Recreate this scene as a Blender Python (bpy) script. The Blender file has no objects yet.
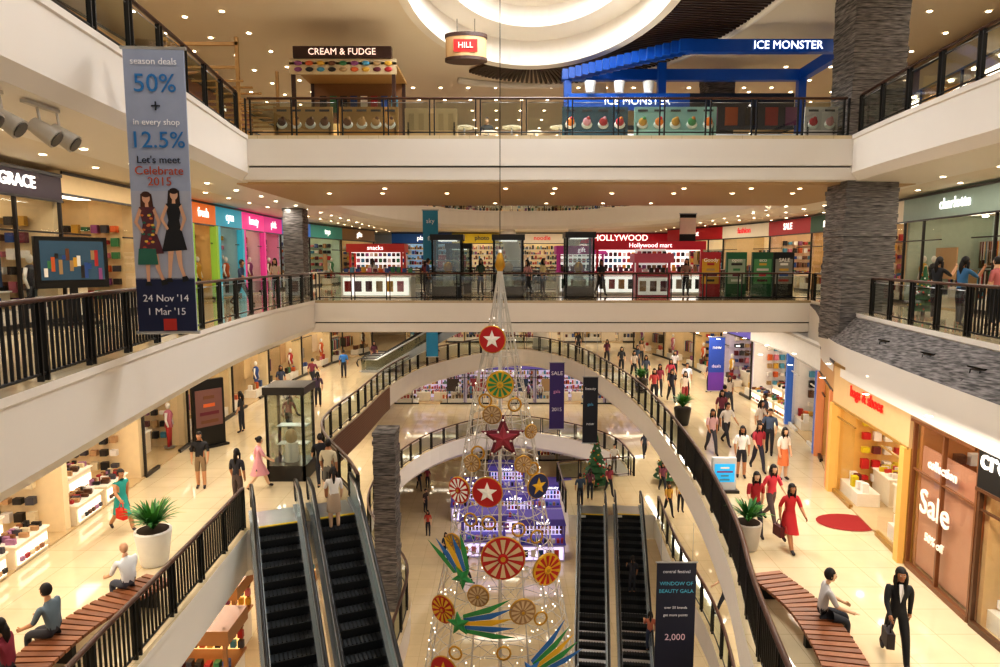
import bpy, bmesh, math, random
from mathutils import Vector, Matrix
from mathutils.geometry import tessellate_polygon
random.seed(11)
R=random.random
def U(a,b): return a+(b-a)*random.random()
col=bpy.context.collection
# ------------------------------------------------------------ materials
MC={}
def nt(name):
    m=bpy.data.materials.new(name);m.use_nodes=True
    return m,m.node_tree.nodes,m.node_tree.links,m.node_tree.nodes['Principled BSDF']
def mat(name,c,rough=.5,metal=0,emit=0,var=.08,scale=6,samp=False):
    if name in MC: return MC[name]
    m,n,l,b=nt(name)
    c4=(c[0],c[1],c[2],1)
    b.inputs['Roughness'].default_value=rough
    b.inputs['Metallic'].default_value=metal
    if var>0:
        tc=n.new('ShaderNodeTexCoord');no=n.new('ShaderNodeTexNoise');no.inputs['Scale'].default_value=scale
        mx=n.new('ShaderNodeMix');mx.data_type='RGBA'
        mx.inputs[6].default_value=tuple(max(0,x*(1-var)) for x in c)+(1,)
        mx.inputs[7].default_value=tuple(min(1,x*(1+var)) for x in c)+(1,)
        l.new(tc.outputs['Object'],no.inputs['Vector']);l.new(no.outputs[0],mx.inputs[0])
        l.new(mx.outputs[2],b.inputs['Base Color'])
    else: b.inputs['Base Color'].default_value=c4
    if emit>0:
        b.inputs['Emission Color'].default_value=c4;b.inputs['Emission Strength'].default_value=emit
        if not samp: m.cycles.emission_sampling='NONE'
    MC[name]=m;return m
def hx(h):
    h=h.lstrip('#');r=[int(h[i:i+2],16)/255 for i in (0,2,4)]
    return tuple((x/12.92 if x<=.04045 else ((x+.055)/1.055)**2.4) for x in r)
def M(h,rough=.5,emit=0,metal=0,var=.06):
    return mat('c_%s_%g_%g_%g'%(h,rough,emit,metal),hx(h),rough,metal,emit,var)
def floor_mat(name,h,h2,rough=.06):
    m,n,l,b=nt(name)
    tc=n.new('ShaderNodeTexCoord');br=n.new('ShaderNodeTexBrick');br.offset=0
    br.inputs['Scale'].default_value=1;br.inputs['Brick Width'].default_value=.9;br.inputs['Row Height'].default_value=.9
    br.inputs['Mortar Size'].default_value=.006
    a=hx(h);g=hx(h2)
    br.inputs['Color1'].default_value=a+(1,);br.inputs['Color2'].default_value=tuple(x*.95 for x in a)+(1,)
    br.inputs['Mortar'].default_value=g+(1,)
    no=n.new('ShaderNodeTexNoise');no.inputs['Scale'].default_value=1.7;no.inputs['Detail'].default_value=6
    mx=n.new('ShaderNodeMix');mx.data_type='RGBA';mx.blend_type='MULTIPLY';mx.inputs[0].default_value=.18
    l.new(tc.outputs['Object'],br.inputs['Vector']);l.new(tc.outputs['Object'],no.inputs['Vector'])
    l.new(br.outputs[0],mx.inputs[6]);l.new(no.outputs[0],mx.inputs[7]);l.new(mx.outputs[2],b.inputs['Base Color'])
    b.inputs['Roughness'].default_value=rough;b.inputs['IOR'].default_value=1.8
    return m
FLOOR=floor_mat('polished_cream_tile','e6d3ae','bfaa84')
def stone_mat(name,sc):
    m,n,l,b=nt(name)
    tc=n.new('ShaderNodeTexCoord')
    no=n.new('ShaderNodeTexNoise');no.inputs['Scale'].default_value=3;no.inputs['Detail'].default_value=8
    mp2=n.new('ShaderNodeMapping');mp2.inputs['Scale'].default_value=sc
    l.new(tc.outputs['Object'],mp2.inputs[0]);l.new(mp2.outputs[0],no.inputs['Vector'])
    cr=n.new('ShaderNodeValToRGB');cr.color_ramp.elements[0].position=.34;cr.color_ramp.elements[0].color=hx('3c3a38')+(1,)
    cr.color_ramp.elements[1].position=.68;cr.color_ramp.elements[1].color=hx('989290')+(1,)
    l.new(no.outputs[0],cr.inputs[0]);l.new(cr.outputs[0],b.inputs['Base Color'])
    bp=n.new('ShaderNodeBump');bp.inputs['Strength'].default_value=.7;l.new(no.outputs[0],bp.inputs['Height']);l.new(bp.outputs[0],b.inputs['Normal'])
    b.inputs['Roughness'].default_value=.8
    return m
STONE=stone_mat('ledgestone',(1,1,12));STONE2=stone_mat('ledgestone_band',(7,.8,7))
def slat_mat(name,h1,h2,scale=7,axis='X'):
    m,n,l,b=nt(name)
    tc=n.new('ShaderNodeTexCoord');w=n.new('ShaderNodeTexWave');w.inputs['Scale'].default_value=scale/6.283*2;w.bands_direction=axis
    w.inputs['Distortion'].default_value=0
    cr=n.new('ShaderNodeValToRGB');cr.color_ramp.elements[0].position=.25;cr.color_ramp.elements[0].color=hx(h1)+(1,)
    cr.color_ramp.elements[1].position=.4;cr.color_ramp.elements[1].color=hx(h2)+(1,)
    l.new(tc.outputs['Object'],w.inputs['Vector']);l.new(w.outputs[0],cr.inputs[0]);l.new(cr.outputs[0],b.inputs['Base Color'])
    b.inputs['Roughness'].default_value=.5
    return m
SOFFIT=slat_mat('timber_soffit','a08058','c4a47c',3,'Y')
def glass_mat(name,tint,fac=.12):
    m=bpy.data.materials.new(name);m.use_nodes=True;n=m.node_tree.nodes;l=m.node_tree.links;n.clear()
    o=n.new('ShaderNodeOutputMaterial');t=n.new('ShaderNodeBsdfTransparent');g=n.new('ShaderNodeBsdfGlossy');mx=n.new('ShaderNodeMixShader')
    t.inputs[0].default_value=tint+(1,);g.inputs['Roughness'].default_value=.03;mx.inputs[0].default_value=fac
    l.new(t.outputs[0],mx.inputs[1]);l.new(g.outputs[0],mx.inputs[2]);l.new(mx.outputs[0],o.inputs[0]);return m
GLASS=glass_mat('balustrade_glass',(.66,.72,.68),.14)
SGLASS=glass_mat('shopfront_glass',(.95,.96,.95),.08)
WHITE=mat('white_plaster',hx('ece5dc'),.45,var=.02,scale=1)
CEIL=mat('ceiling_white',hx('e4d8c6'),.6,var=.02,scale=1)
RAIL=M('4a2c1e',.35);BLK=M('15130f',.4);BLK2=M('221f1d',.3);STEEL=mat('brushed_steel',hx('b9bcc0'),.3,.9,var=.05)
DL=mat('downlight_glow',(1,.88,.66),.5,emit=10,var=0)
LW=mat('warm_lightbox',(1,.90,.74),.5,emit=1.2,var=0)
LWH=mat('white_lightbox',(1,.97,.92),.5,emit=1.1,var=0)
SHOPL=mat('added_shop_glow_panel',(1,.88,.70),.5,emit=3.4,var=0,samp=True)  # glowing panel added inside each shop to brighten the goods
GOLD=M('c79a3e',.3,metal=.7)
# ------------------------------------------------------------ mesh builder
class MB:
    def __init__(s): s.v=[];s.f=[];s.m=[];s.mats=[];s.sm=[];s.M=Matrix()
    def mi(s,m):
        if m not in s.mats: s.mats.append(m)
        return s.mats.index(m)
    def add(s,vs,fs,m,sm=False):
        o=len(s.v);k=s.mi(m)
        s.v+=[tuple(s.M@Vector(v)) for v in vs]
        for f in fs: s.f.append([o+i for i in f]);s.m.append(k);s.sm.append(sm)
    def box(s,c,z,m,rz=0,rx=0):
        h=[x/2 for x in z];vs=[]
        rot=Matrix.Rotation(rz,3,'Z')@Matrix.Rotation(rx,3,'X')
        for i in (-1,1):
            for j in (-1,1):
                for k in (-1,1): vs.append(Vector(c)+rot@Vector((i*h[0],j*h[1],k*h[2])))
        s.add(vs,[(0,1,3,2),(4,6,7,5),(0,4,5,1),(2,3,7,6),(0,2,6,4),(1,5,7,3)],m)
    def frame(s,d):
        d=Vector(d).normalized();a=Vector((0,0,1)) if abs(d.z)<.95 else Vector((1,0,0))
        x=d.cross(a).normalized();return x,x.cross(d).normalized()
    def cyl(s,p0,p1,r0,r1,m,n=12,cap=True,sm=True):
        p0=Vector(p0);p1=Vector(p1);x,y=s.frame(p1-p0);vs=[]
        for p,r in((p0,r0),(p1,r1)):
            for i in range(n):
                a=2*math.pi*i/n;vs.append(p+x*math.cos(a)*r+y*math.sin(a)*r)
        s.add(vs,[(i,(i+1)%n,n+(i+1)%n,n+i) for i in range(n)],m,sm)
        if cap: s.add(vs,[tuple(range(n))[::-1],tuple(range(n,2*n))],m)
    def tube(s,path,r,m,n=6,closed=False,sx=1,sy=1):
        P=[Vector(p) for p in path];N=len(P);vs=[]
        for i,p in enumerate(P):
            if closed: d=P[(i+1)%N]-P[i-1]
            else: d=P[min(i+1,N-1)]-P[max(i-1,0)]
            if d.length<1e-6: d=Vector((0,0,1))
            x,y=s.frame(d);rr=r[i] if isinstance(r,(list,tuple)) else r
            for k in range(n):
                a=2*math.pi*k/n+math.pi/n;vs.append(p+x*math.cos(a)*rr*sx+y*math.sin(a)*rr*sy)
        fs=[]
        for i in range(N if closed else N-1):
            for k in range(n):
                j=(i+1)%N;fs.append((i*n+k,i*n+(k+1)%n,j*n+(k+1)%n,j*n+k))
        if not closed: fs+= [tuple(range(n))[::-1],tuple(range((N-1)*n,N*n))]
        s.add(vs,fs,m,True)
    def sph(s,c,r,m,nu=10,nv=7,keep=None,rot=None):
        if not isinstance(r,(tuple,list)): r=(r,r,r)
        vs=[];fs=[]
        for j in range(nv+1):
            t=math.pi*j/nv
            for i in range(nu):
                a=2*math.pi*i/nu;q=Vector((r[0]*math.sin(t)*math.cos(a),r[1]*math.sin(t)*math.sin(a),r[2]*math.cos(t)))
                vs.append(q)
        for j in range(nv):
            for i in range(nu):
                f=(j*nu+i,(j+1)*nu+i,(j+1)*nu+(i+1)%nu,j*nu+(i+1)%nu)
                if keep:
                    cc=sum((vs[k] for k in f),Vector())/4
                    if not keep(cc): continue
                fs.append(f)
        vs=[Vector(c)+((rot@v) if rot else v) for v in vs]
        s.add(vs,fs,m,True)
    def poly(s,pts,m): s.add(pts,[tuple(range(len(pts)))],m)
    def prism(s,poly,m,ax='x',a=0,b=1):
        n=len(poly)
        def mk(p,t): return (t,p[0],p[1]) if ax=='x' else ((p[0],t,p[1]) if ax=='y' else (p[0],p[1],t))
        vs=[mk(p,a) for p in poly]+[mk(p,b) for p in poly]
        tr=tessellate_polygon([[Vector((p[0],p[1],0)) for p in poly]])
        fs=[t for t in tr]+[tuple(x+n for x in t)[::-1] for t in tr]+[(i,(i+1)%n,n+(i+1)%n,n+i) for i in range(n)]
        s.add(vs,fs,m)
    def obj(s,name,loc=(0,0,0),rz=0,parent=None,recalc=True):
        me=bpy.data.meshes.new(name);me.from_pydata(s.v,[],s.f)
        for m in s.mats: me.materials.append(m)
        me.polygons.foreach_set('material_index',s.m);me.polygons.foreach_set('use_smooth',s.sm)
        if recalc:
            bm=bmesh.new();bm.from_mesh(me);bmesh.ops.recalc_face_normals(bm,faces=bm.faces);bm.to_mesh(me);bm.free()
        me.update()
        o=bpy.data.objects.new(name,me);col.objects.link(o);o.location=loc;o.rotation_euler=(0,0,rz)
        if parent: o.parent=parent
        return o
def text(s,loc,size,m,rz=0,parent=None,align='CENTER',name='sign_text',rx=math.pi/2,ext=.012,bold=0):
    c=bpy.data.curves.new(name,'FONT');c.body=s;c.size=size;c.extrude=ext;c.align_x=align;c.align_y='CENTER';c.offset=bold
    c.resolution_u=3;c.materials.append(m)
    o=bpy.data.objects.new(name,c);col.objects.link(o);o.location=loc;o.rotation_euler=(rx,0,rz)
    if parent: o.parent=parent
    return o
def spline(pts,closed=False,k=6):
    P=[Vector(p) for p in pts];n=len(P);out=[]
    for i in range(n if closed else n-1):
        if closed: a,b,c,d=P[i-1],P[i],P[(i+1)%n],P[(i+2)%n]
        else: a,b,c,d=P[max(i-1,0)],P[i],P[i+1],P[min(i+2,n-1)]
        for j in range(k):
            t=j/k
            out.append(.5*((2*b)+(c-a)*t+(2*a-5*b+4*c-d)*t*t+(3*b-a-3*c+d)*t**3))
    if not closed: out.append(P[-1].copy())
    return out
def offset(loop,d):
    n=len(loop);out=[]
    for i in range(n):
        a,b,c=loop[i-1],loop[i],loop[(i+1)%n]
        n1=(b-a);n2=(c-b)
        n1=Vector((n1.y,-n1.x)).normalized();n2=Vector((n2.y,-n2.x)).normalized()
        m=(n1+n2)
        m=m.normalized() if m.length>1e-5 else n1
        out.append(b+m*d/max(.5,m.dot(n1)))
    return out
def area(l): return sum(l[i-1].x*l[i].y-l[i].x*l[i-1].y for i in range(len(l)))/2
OUT=[Vector(p) for p in [(-19,-4),(22,-4),(22,62),(-19,62)]]
def plate(name,z,hole,inset=2.4,thick=1.35,fm=None,fascia=None,soff=None,drop=1.1):
    fm=fm or FLOOR;fascia=fascia or WHITE;soff=soff or CEIL
    if area(hole)<0: hole=hole[::-1]
    b=MB()
    V3=lambda l,zz:[Vector((p.x,p.y,zz)) for p in l]
    def cap(lp,zz,m):
        pts=V3(OUT,zz)+V3(lp,zz)
        tr=tessellate_polygon([V3(OUT,0),V3(lp,0)])
        b.add(pts,[tuple(t) for t in tr],m)
    cap(hole,z,fm)
    prof=[(0,0),(0,-.12),(0.04,-.14),(0.04,-drop),(.25,-thick+.02),(inset,-thick)]
    rings=[V3(offset(hole,o) if o else hole,z+dz) for o,dz in prof]
    n=len(hole)
    for i in range(len(rings)-1):
        b.add(rings[i]+rings[i+1],[(k,(k+1)%n,n+(k+1)%n,n+k) for k in range(n)],fascia)
    cap(offset(hole,inset),z-thick,soff)
    return b.obj(name,recalc=False)
def V2(l): return [Vector(p) for p in l]
Z1,Z0,ZB,Z3=-5.3,-10.6,-15.9,5.3
# voids
H2=spline([(-5.8,7.6),(-6.9,15.3),(-7.4,21),(-7.5,27),(-7.6,35),(-6.5,43),(-3,49),(1,51),(6,49.5),(10.5,43),(12.8,35),(12.6,27),(11.0,20.7),(9.6,13),(8.8,7)])
H2=V2([(-5.4,.5)])+H2+V2([(8.4,.5)])
L3l=spline([(-6.2,7.6),(-6.9,15),(-7.5,20.6),(-7.7,27),(-7.6,35),(-6.5,43),(-3,49),(1,51),(6,49.5),(10.5,43),(12.4,35),(12,28),(10.4,20),(9.8,13),(9.6,7)])
H3=V2([(-5.8,.5)])+L3l+V2([(9.6,.5)])
H1a=spline([(-3.74,17.67),(-4.5,19.5),(-5.9,22.3),(-6.5,25),(-6.3,30),(-6.1,36),(-5.2,42),(-3,47),(0,51),(2.6,51),(5,46),(6.2,38),(6.6,30),(6.1,21),(5.3,15),(4.5,11.5),(3.9,8),(3.6,4)])
H1b=spline([(-5.6,4),(-6.1,9),(-6.25,12),(-6.4,15),(-6.5,16.5)])
H1=H1a+V2([(3.4,.5),(-5.4,.5)])+H1b
H0a=spline([(-3.2,14),(-3.2,19),(-3.3,23.5),(-5,27),(-6.2,31),(-6,37),(-4,43),(0,47),(4,45.5),(7,41.7),(7.5,37)])
H0=H0a+V2([(3.3,36),(3.3,31),(7.4,31)])+spline([(7.4,30.6),(7.0,26),(6.8,20),(5.6,14)])
plate('floor_upper_gallery',Z3,H3)
plate('floor_main_gallery',0,H2)
plate('floor_lower_gallery',Z1,H1,inset=1.2)
plate('floor_ground_gallery',Z0,H0,inset=.8)
b=MB();b.poly([(p.x,p.y,ZB) for p in OUT],FLOOR);b.obj('floor_basement')
# timber-clad parapet on the curved edge left of the void
WCL=slat_mat('timber_cladding','5a3c28','7a5438',9,'Z')
b=MB();pp=[p for p in H1a if p.x<0 and 18.5<p.y<37]
vs=[];n=len(pp)
for zz in(Z1+.02,Z1-1.2): vs+=[(p.x+.07,p.y-.02,zz) for p in pp]
b.add(vs,[(i,i+1,n+i+1,n+i) for i in range(n-1)],WCL);b.obj('trim_timber_fascia',recalc=False)
# ------------------------------------------------------------ bridges
def bridge(name,z,y0,y1,x0,x1,thick=1.35):
    b=MB()
    b.box(((x0+x1)/2,(y0+y1)/2,z-.06),(x1-x0,y1-y0,.1),FLOOR)
    b.box(((x0+x1)/2,(y0+y1)/2,z-.5),(x1-x0-.1,y1-y0,.78),WHITE)
    b.box(((x0+x1)/2,(y0+y1)/2,z-.93),(x1-x0-.1,y1-y0-.3,.1),BLK2)
    b.box(((x0+x1)/2,(y0+y1)/2,z-1.12),(x1-x0-.1,y1-y0-.06,.36),WHITE)
    b.box(((x0+x1)/2,(y0+y1)/2,z-thick+.02),(x1-x0-.4,y1-y0-1.2,.08),SOFFIT)
    return b.obj(name)
bridge('floor_upper_bridge',Z3,20.3,29.5,-8.3,13)
bridge('floor_main_bridge',0,27,34.5,-8.3,13.4)
# ------------------------------------------------------------ stone ledge + bulging fascia on the right
b=MB();rp=[p for p in H2 if p.x>0 and 1<p.y<27.2];rp.sort(key=lambda p:p.y)
rows=[[],[],[],[]];n=len(rp)
for i,p_ in enumerate(rp):
    d=(rp[min(i+1,n-1)]-rp[max(i-1,0)]).normalized();nn=Vector((-d.y,d.x));w=.78*min(1,max(0,(27-p_.y)/8))
    for r,(o,zz) in enumerate(((.02,-.14),(w+.03,-.2-.65*min(1,w/.5)),(w+.03,-1.75),(-.6,-1.8))):
        q=p_+nn*o;rows[r].append((q.x,q.y,zz))
for r,m in((0,STONE2),(1,WHITE),(2,WHITE)):
    b.add(rows[r]+rows[r+1],[(i,i+1,n+i+1,n+i) for i in range(n-1)],m)
b.obj('trim_stone_ledge',recalc=False)
# ------------------------------------------------------------ roof with skylight
C=Vector((1.2,20.6));RX,RY=4.3,8.0
ell=[C+Vector((RX*math.cos(t*math.pi/32),RY*math.sin(t*math.pi/32))) for t in range(64)]
b=MB();zr=9.7;N=64
b.add([(p.x,p.y,zr) for p in OUT]+[(p.x,p.y,zr) for p in ell],[tuple(t) for t in tessellate_polygon([[Vector((p.x,p.y,0)) for p in OUT],[Vector((p.x,p.y,0)) for p in ell]])],CEIL)
rings=[[(p.x,p.y,zr) for p in ell]]
for sc,dz in((1,-.25),(.93,-.25),(.93,.7),(.74,.75),(.74,1.5),(.52,1.6),(.52,2.8)):
    rings.append([(C.x+(p.x-C.x)*sc,C.y+(p.y-C.y)*sc,zr+dz) for p in ell])
for i in range(len(rings)-1): b.add(rings[i]+rings[i+1],[(k,(k+1)%N,N+(k+1)%N,N+k) for k in range(N)],WHITE)
b.obj('ceiling_roof',recalc=False)
b=MB();b.poly(rings[-1],mat('skylight_glow',(.93,.97,1),.5,emit=1.4,var=0,samp=True))
for i in range(-2,3): b.box((C.x+i*.85,C.y,zr+2.7),(.08,7.5,.12),WHITE)
for i in range(-3,4): b.box((C.x,C.y+i*1.1,zr+2.7),(4.2,.08,.12),WHITE)
b.obj('window_skylight')
b=MB()
WOODD=M('3c291d',.5)
for t in range(0,260):
    a=t*2*math.pi/260
    if -1.3<math.atan2(math.sin(a),math.cos(a))<1.95:
        p=Vector((math.cos(a)*RX,math.sin(a)*RY));n=Vector((math.cos(a)/RX,math.sin(a)/RY)).normalized()
        L=2.9 if a<1.3 or a>4 else 2.9-(a-1.3)*2.2
        q=p+n*(.15+L/2)
        b.box((C.x+q.x,C.y+q.y,zr-.1),(L,.1,.12),WOODD,rz=math.atan2(n.y,n.x))
sl=[C+Vector((math.cos(a)*RX,math.sin(a)*RY))+Vector((math.cos(a)/RX,math.sin(a)/RY)).normalized()*3.1 for a in [(-1.3+3.2*k/40) for k in range(41)]]
b.tube([(p.x,p.y,zr-.12) for p in sl],.14,WHITE,8)
b.obj('ceiling_slat_ring')
b=MB();b.box((-19.1,29,-3),(.2,66,27),WHITE);b.obj('wall_left')
b=MB();b.box((22.1,29,-3),(.2,66,27),WHITE);b.obj('wall_right')
b=MB();b.box((1.5,62.1,-3),(41,.2,27),WHITE);b.obj('wall_back')
# ------------------------------------------------------------ railings
def resample(path,step):
    P=[Vector(p) for p in path];L=[0]
    for i in range(1,len(P)): L.append(L[-1]+(P[i]-P[i-1]).length)
    n=max(1,round(L[-1]/step));out=[];j=0
    for k in range(n+1):
        t=L[-1]*k/n
        while j<len(L)-2 and L[j+1]<t: j+=1
        d=L[j+1]-L[j];out.append(P[j].lerp(P[j+1],(t-L[j])/d if d else 0))
    return out
def railing(name,path,z,bars=None,h=1.08,step=1.4):
    pts=resample(path,step);b=MB();n=len(pts)
    b.tube([(p.x,p.y,z+h) for p in resample(path,.5)],.055,RAIL,6,sy=.7)
    b.tube([(p.x,p.y,z+.1) for p in resample(path,.5)],.025,BLK,4)
    for i,p in enumerate(pts):
        d=(pts[min(i+1,n-1)]-pts[max(i-1,0)]);a=math.atan2(d.y,d.x)
        for o in (-.07,.07):
            q=p+d.normalized()*o;b.box((q.x,q.y,z+h/2),(.035,.08,h),BLK,rz=a)
        if i<n-1:
            q=pts[i+1];m=(p+q)/2
            if bars and bars(m):
                k=10
                for t in range(1,k):
                    w=p.lerp(q,t/k);b.box((w.x,w.y,z+h/2+.03),(.02,.04,h-.1),BLK,rz=a)
            else:
                dd=(q-p).normalized()*.11;p1=p+dd;q1=q-dd
                b.poly([(p1.x,p1.y,z+.16),(q1.x,q1.y,z+.16),(q1.x,q1.y,z+h-.12),(p1.x,p1.y,z+h-.12)],GLASS)
                b.tube([(p1.x,p1.y,z+h-.12),(q1.x,q1.y,z+h-.12)],.012,STEEL,4)
    return b.obj(name,recalc=False)
def sides(H,ylo,yhi):
    o=offset(H if area(H)>0 else H[::-1],.12);o=o[::-1] if area(H)<0 else o
    l=[p for p in o if p.x<0 and p.y<ylo];r=[p for p in o if p.x>0 and p.y<ylo];f=[p for p in o if p.y>yhi]
    l.sort(key=lambda p:p.y);r.sort(key=lambda p:p.y);return l,r,f
left,right,far=sides(H2,27.2,34.5)
railing('balustrade_main_gallery',left,0,bars=lambda m:m.y<12.6)
railing('balustrade_main_gallery',[p for p in right if p.y<20.3],0,bars=lambda m:12.6<m.y<14.2)
railing('balustrade_main_gallery',[p for p in right if p.y>21.9],0)
railing('balustrade_main_gallery',far,0)
left,right,far=sides(H3,20.5,29.5)
railing('balustrade_upper_gallery',left,Z3);railing('balustrade_upper_gallery',right,Z3,bars=lambda m:m.y<13);railing('balustrade_upper_gallery',far,Z3)
for (z,y,x0,x1) in((Z3,20.42,-7.5,10.3),(Z3,29.4,-7.6,12.2),(0,27.12,-7.4,12.6),(0,34.4,-7.6,12.8)):
    railing('balustrade_bridge',[(x0,y),(x1,y)],z)
r1=offset(H1 if area(H1)>0 else H1[::-1],.12);r1=r1[::-1] if area(H1)<0 else r1
na=len(H1a)
railing('balustrade_lower_gallery',r1[:na],Z1,bars=lambda m:m.x>0 and m.y<24)
railing('balustrade_lower_gallery',r1[na+2:],Z1,bars=lambda m:True)
r0=offset(H0 if area(H0)>0 else H0[::-1],.12);r0=r0[::-1] if area(H0)<0 else r0
n0=len(H0a)
railing('balustrade_ground_gallery',r0[:n0],Z0)
railing('balustrade_ground_gallery',[(7.4,37),(3.2,36.1),(3.2,31.4)],Z0)
railing('balustrade_ground_gallery',r0[n0+3:],Z0)
# ------------------------------------------------------------ escalators
TREAD=M('3a3d40',.45);RIS=M('151617',.4);YEL=M('e2c21c',.5);SIDE=M('b4bdc4',.25,metal=.6);HAND=M('0c0c0d',.35);PANEL=M('93a9ae',.12)
def escalator(name,top,dirv,zt,drop,w=1.4,glass=False):
    d=Vector(dirv).normalized();b=MB();run=drop/math.tan(math.radians(30));n=int(round(drop/.2))
    sd,sr=run/n,drop/n;hw=w/2-.22
    for k in range(n):
        y=k*sd;z=-k*sr
        b.box((0,y+sd/2,z-sr-.02),(2*hw,sd,.04),TREAD);b.box((0,y+.02,z-sr/2),(2*hw,.04,sr),RIS)
        for t in range(9): b.box((-hw+.1+t*(2*hw-.2)/8,y+sd/2,z-sr+.008),(.03,sd,.016),RIS)
    b.box((0,-.6,.005),(2*hw,1.2,.02),STEEL);b.box((0,-.03,.02),(2*hw,.09,.02),YEL)
    b.box((0,run+.6,-drop+.01),(2*hw,1.2,.02),STEEL);b.box((0,run+.05,-drop+.02),(2*hw,.09,.02),YEL)
    pr=[(-1.0,0),(0,0),(run,-drop),(run+1.0,-drop)]
    for sx in(-1,1):
        x=sx*(w/2-.12)
        lo=[(-1.0,-.05),(.3,-.75),(run-.2,-drop-.1),(run+1,-drop-.05)];up=[(y,z+.16) for y,z in pr]
        b.prism(up+lo[::-1],SIDE,'x',x-.1,x+.1)
        up2=[(y,z+.8) for y,z in pr];lo2=[(y,z+.16) for y,z in pr]
        b.prism(up2+lo2[::-1],GLASS if glass else PANEL,'x',x-.012,x+.012)
        hp=[(-1.0,.25),(-1.22,.4),(-1.3,.6),(-1.15,.82),(-.9,.88),(0,.88)]
        path=[(x,a,c) for a,c in hp]+[(x,run*t/8,.88-drop*t/8) for t in range(1,9)]+[(x,run+.9,.88-drop),(x,run+1.2,.8-drop),(x,run+1.3,.58-drop),(x,run+1.2,.35-drop)]
        b.tube(path,.055,HAND,6,sx=.9,sy=.7)
        b.tube([(x,-.9,.80)]+[(x,run*t/8,.80-drop*t/8) for t in range(0,9)]+[(x,run+.9,.80-drop)],.07,STEEL,4)
    b.prism([(0,-.3),(run,-drop-.02),(run-.3,-drop-.1),(.4,-.8)],STEEL,'x',-w/2+.05,w/2-.05)
    return b.obj(name,loc=(top[0],top[1],zt),rz=math.atan2(-d.x,d.y))
e=(.39,-.92);A=Vector((-6.5,16.5));p=Vector((.92,.39))
for k in(.75,2.25):
    q=A+p*k;escalator('escalator',(q.x,q.y),e,Z1,5.3)
for x in(4.45,6.2): escalator('escalator',(x,31),(-.13,-1),Z0,5.3,w=1.5)
for y in(41,43): escalator('escalator',(1.6,y),(-1,.05),0,5.3,w=1.4,glass=True)
# ------------------------------------------------------------ pillars
def pillar(name,x,y,z0,z1,w,d):
    b=MB();z=z0
    while z<z1:
        h=min(U(.12,.22),z1-z)
        b.box((U(-.015,.015),U(-.015,.015),z-z0+h/2),(w+U(-.05,.03),d+U(-.05,.03),h-.012),STONE);z+=h
    b.box((0,0,(z1-z0)/2),(w-.08,d-.08,z1-z0-.02),STONE)
    return b.obj(name,loc=(x,y,z0))
pillar('stone_pillar',11.25,21.1,-.9,9.7,1.6,1.3)
pillar('stone_pillar',-3.95,22.6,Z0,-4.2,.75,1.1)
pillar('stone_pillar',9.6,30.5,Z3,9.7,1.2,1.2)
pillar('stone_pillar',-9.4,31,0,3.95,.9,.9)
def white_col(x,y,z0,z1,r,tx=0):
    b=MB();b.cyl((0,0,0),(tx,0,z1-z0),r,r*1.1,WHITE,20);b.cyl((0,0,0),(0,0,.25),r*1.15,r*1.15,STEEL,20);b.obj('round_column',loc=(x,y,z0))
white_col(4.6,32,Z3,9.7,.32);white_col(1.8,52,0,3.95,.55,-1.3);white_col(4.6,52,0,3.95,.55,1.3);white_col(3.2,52,-5.3,-1.4,.6)
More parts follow.
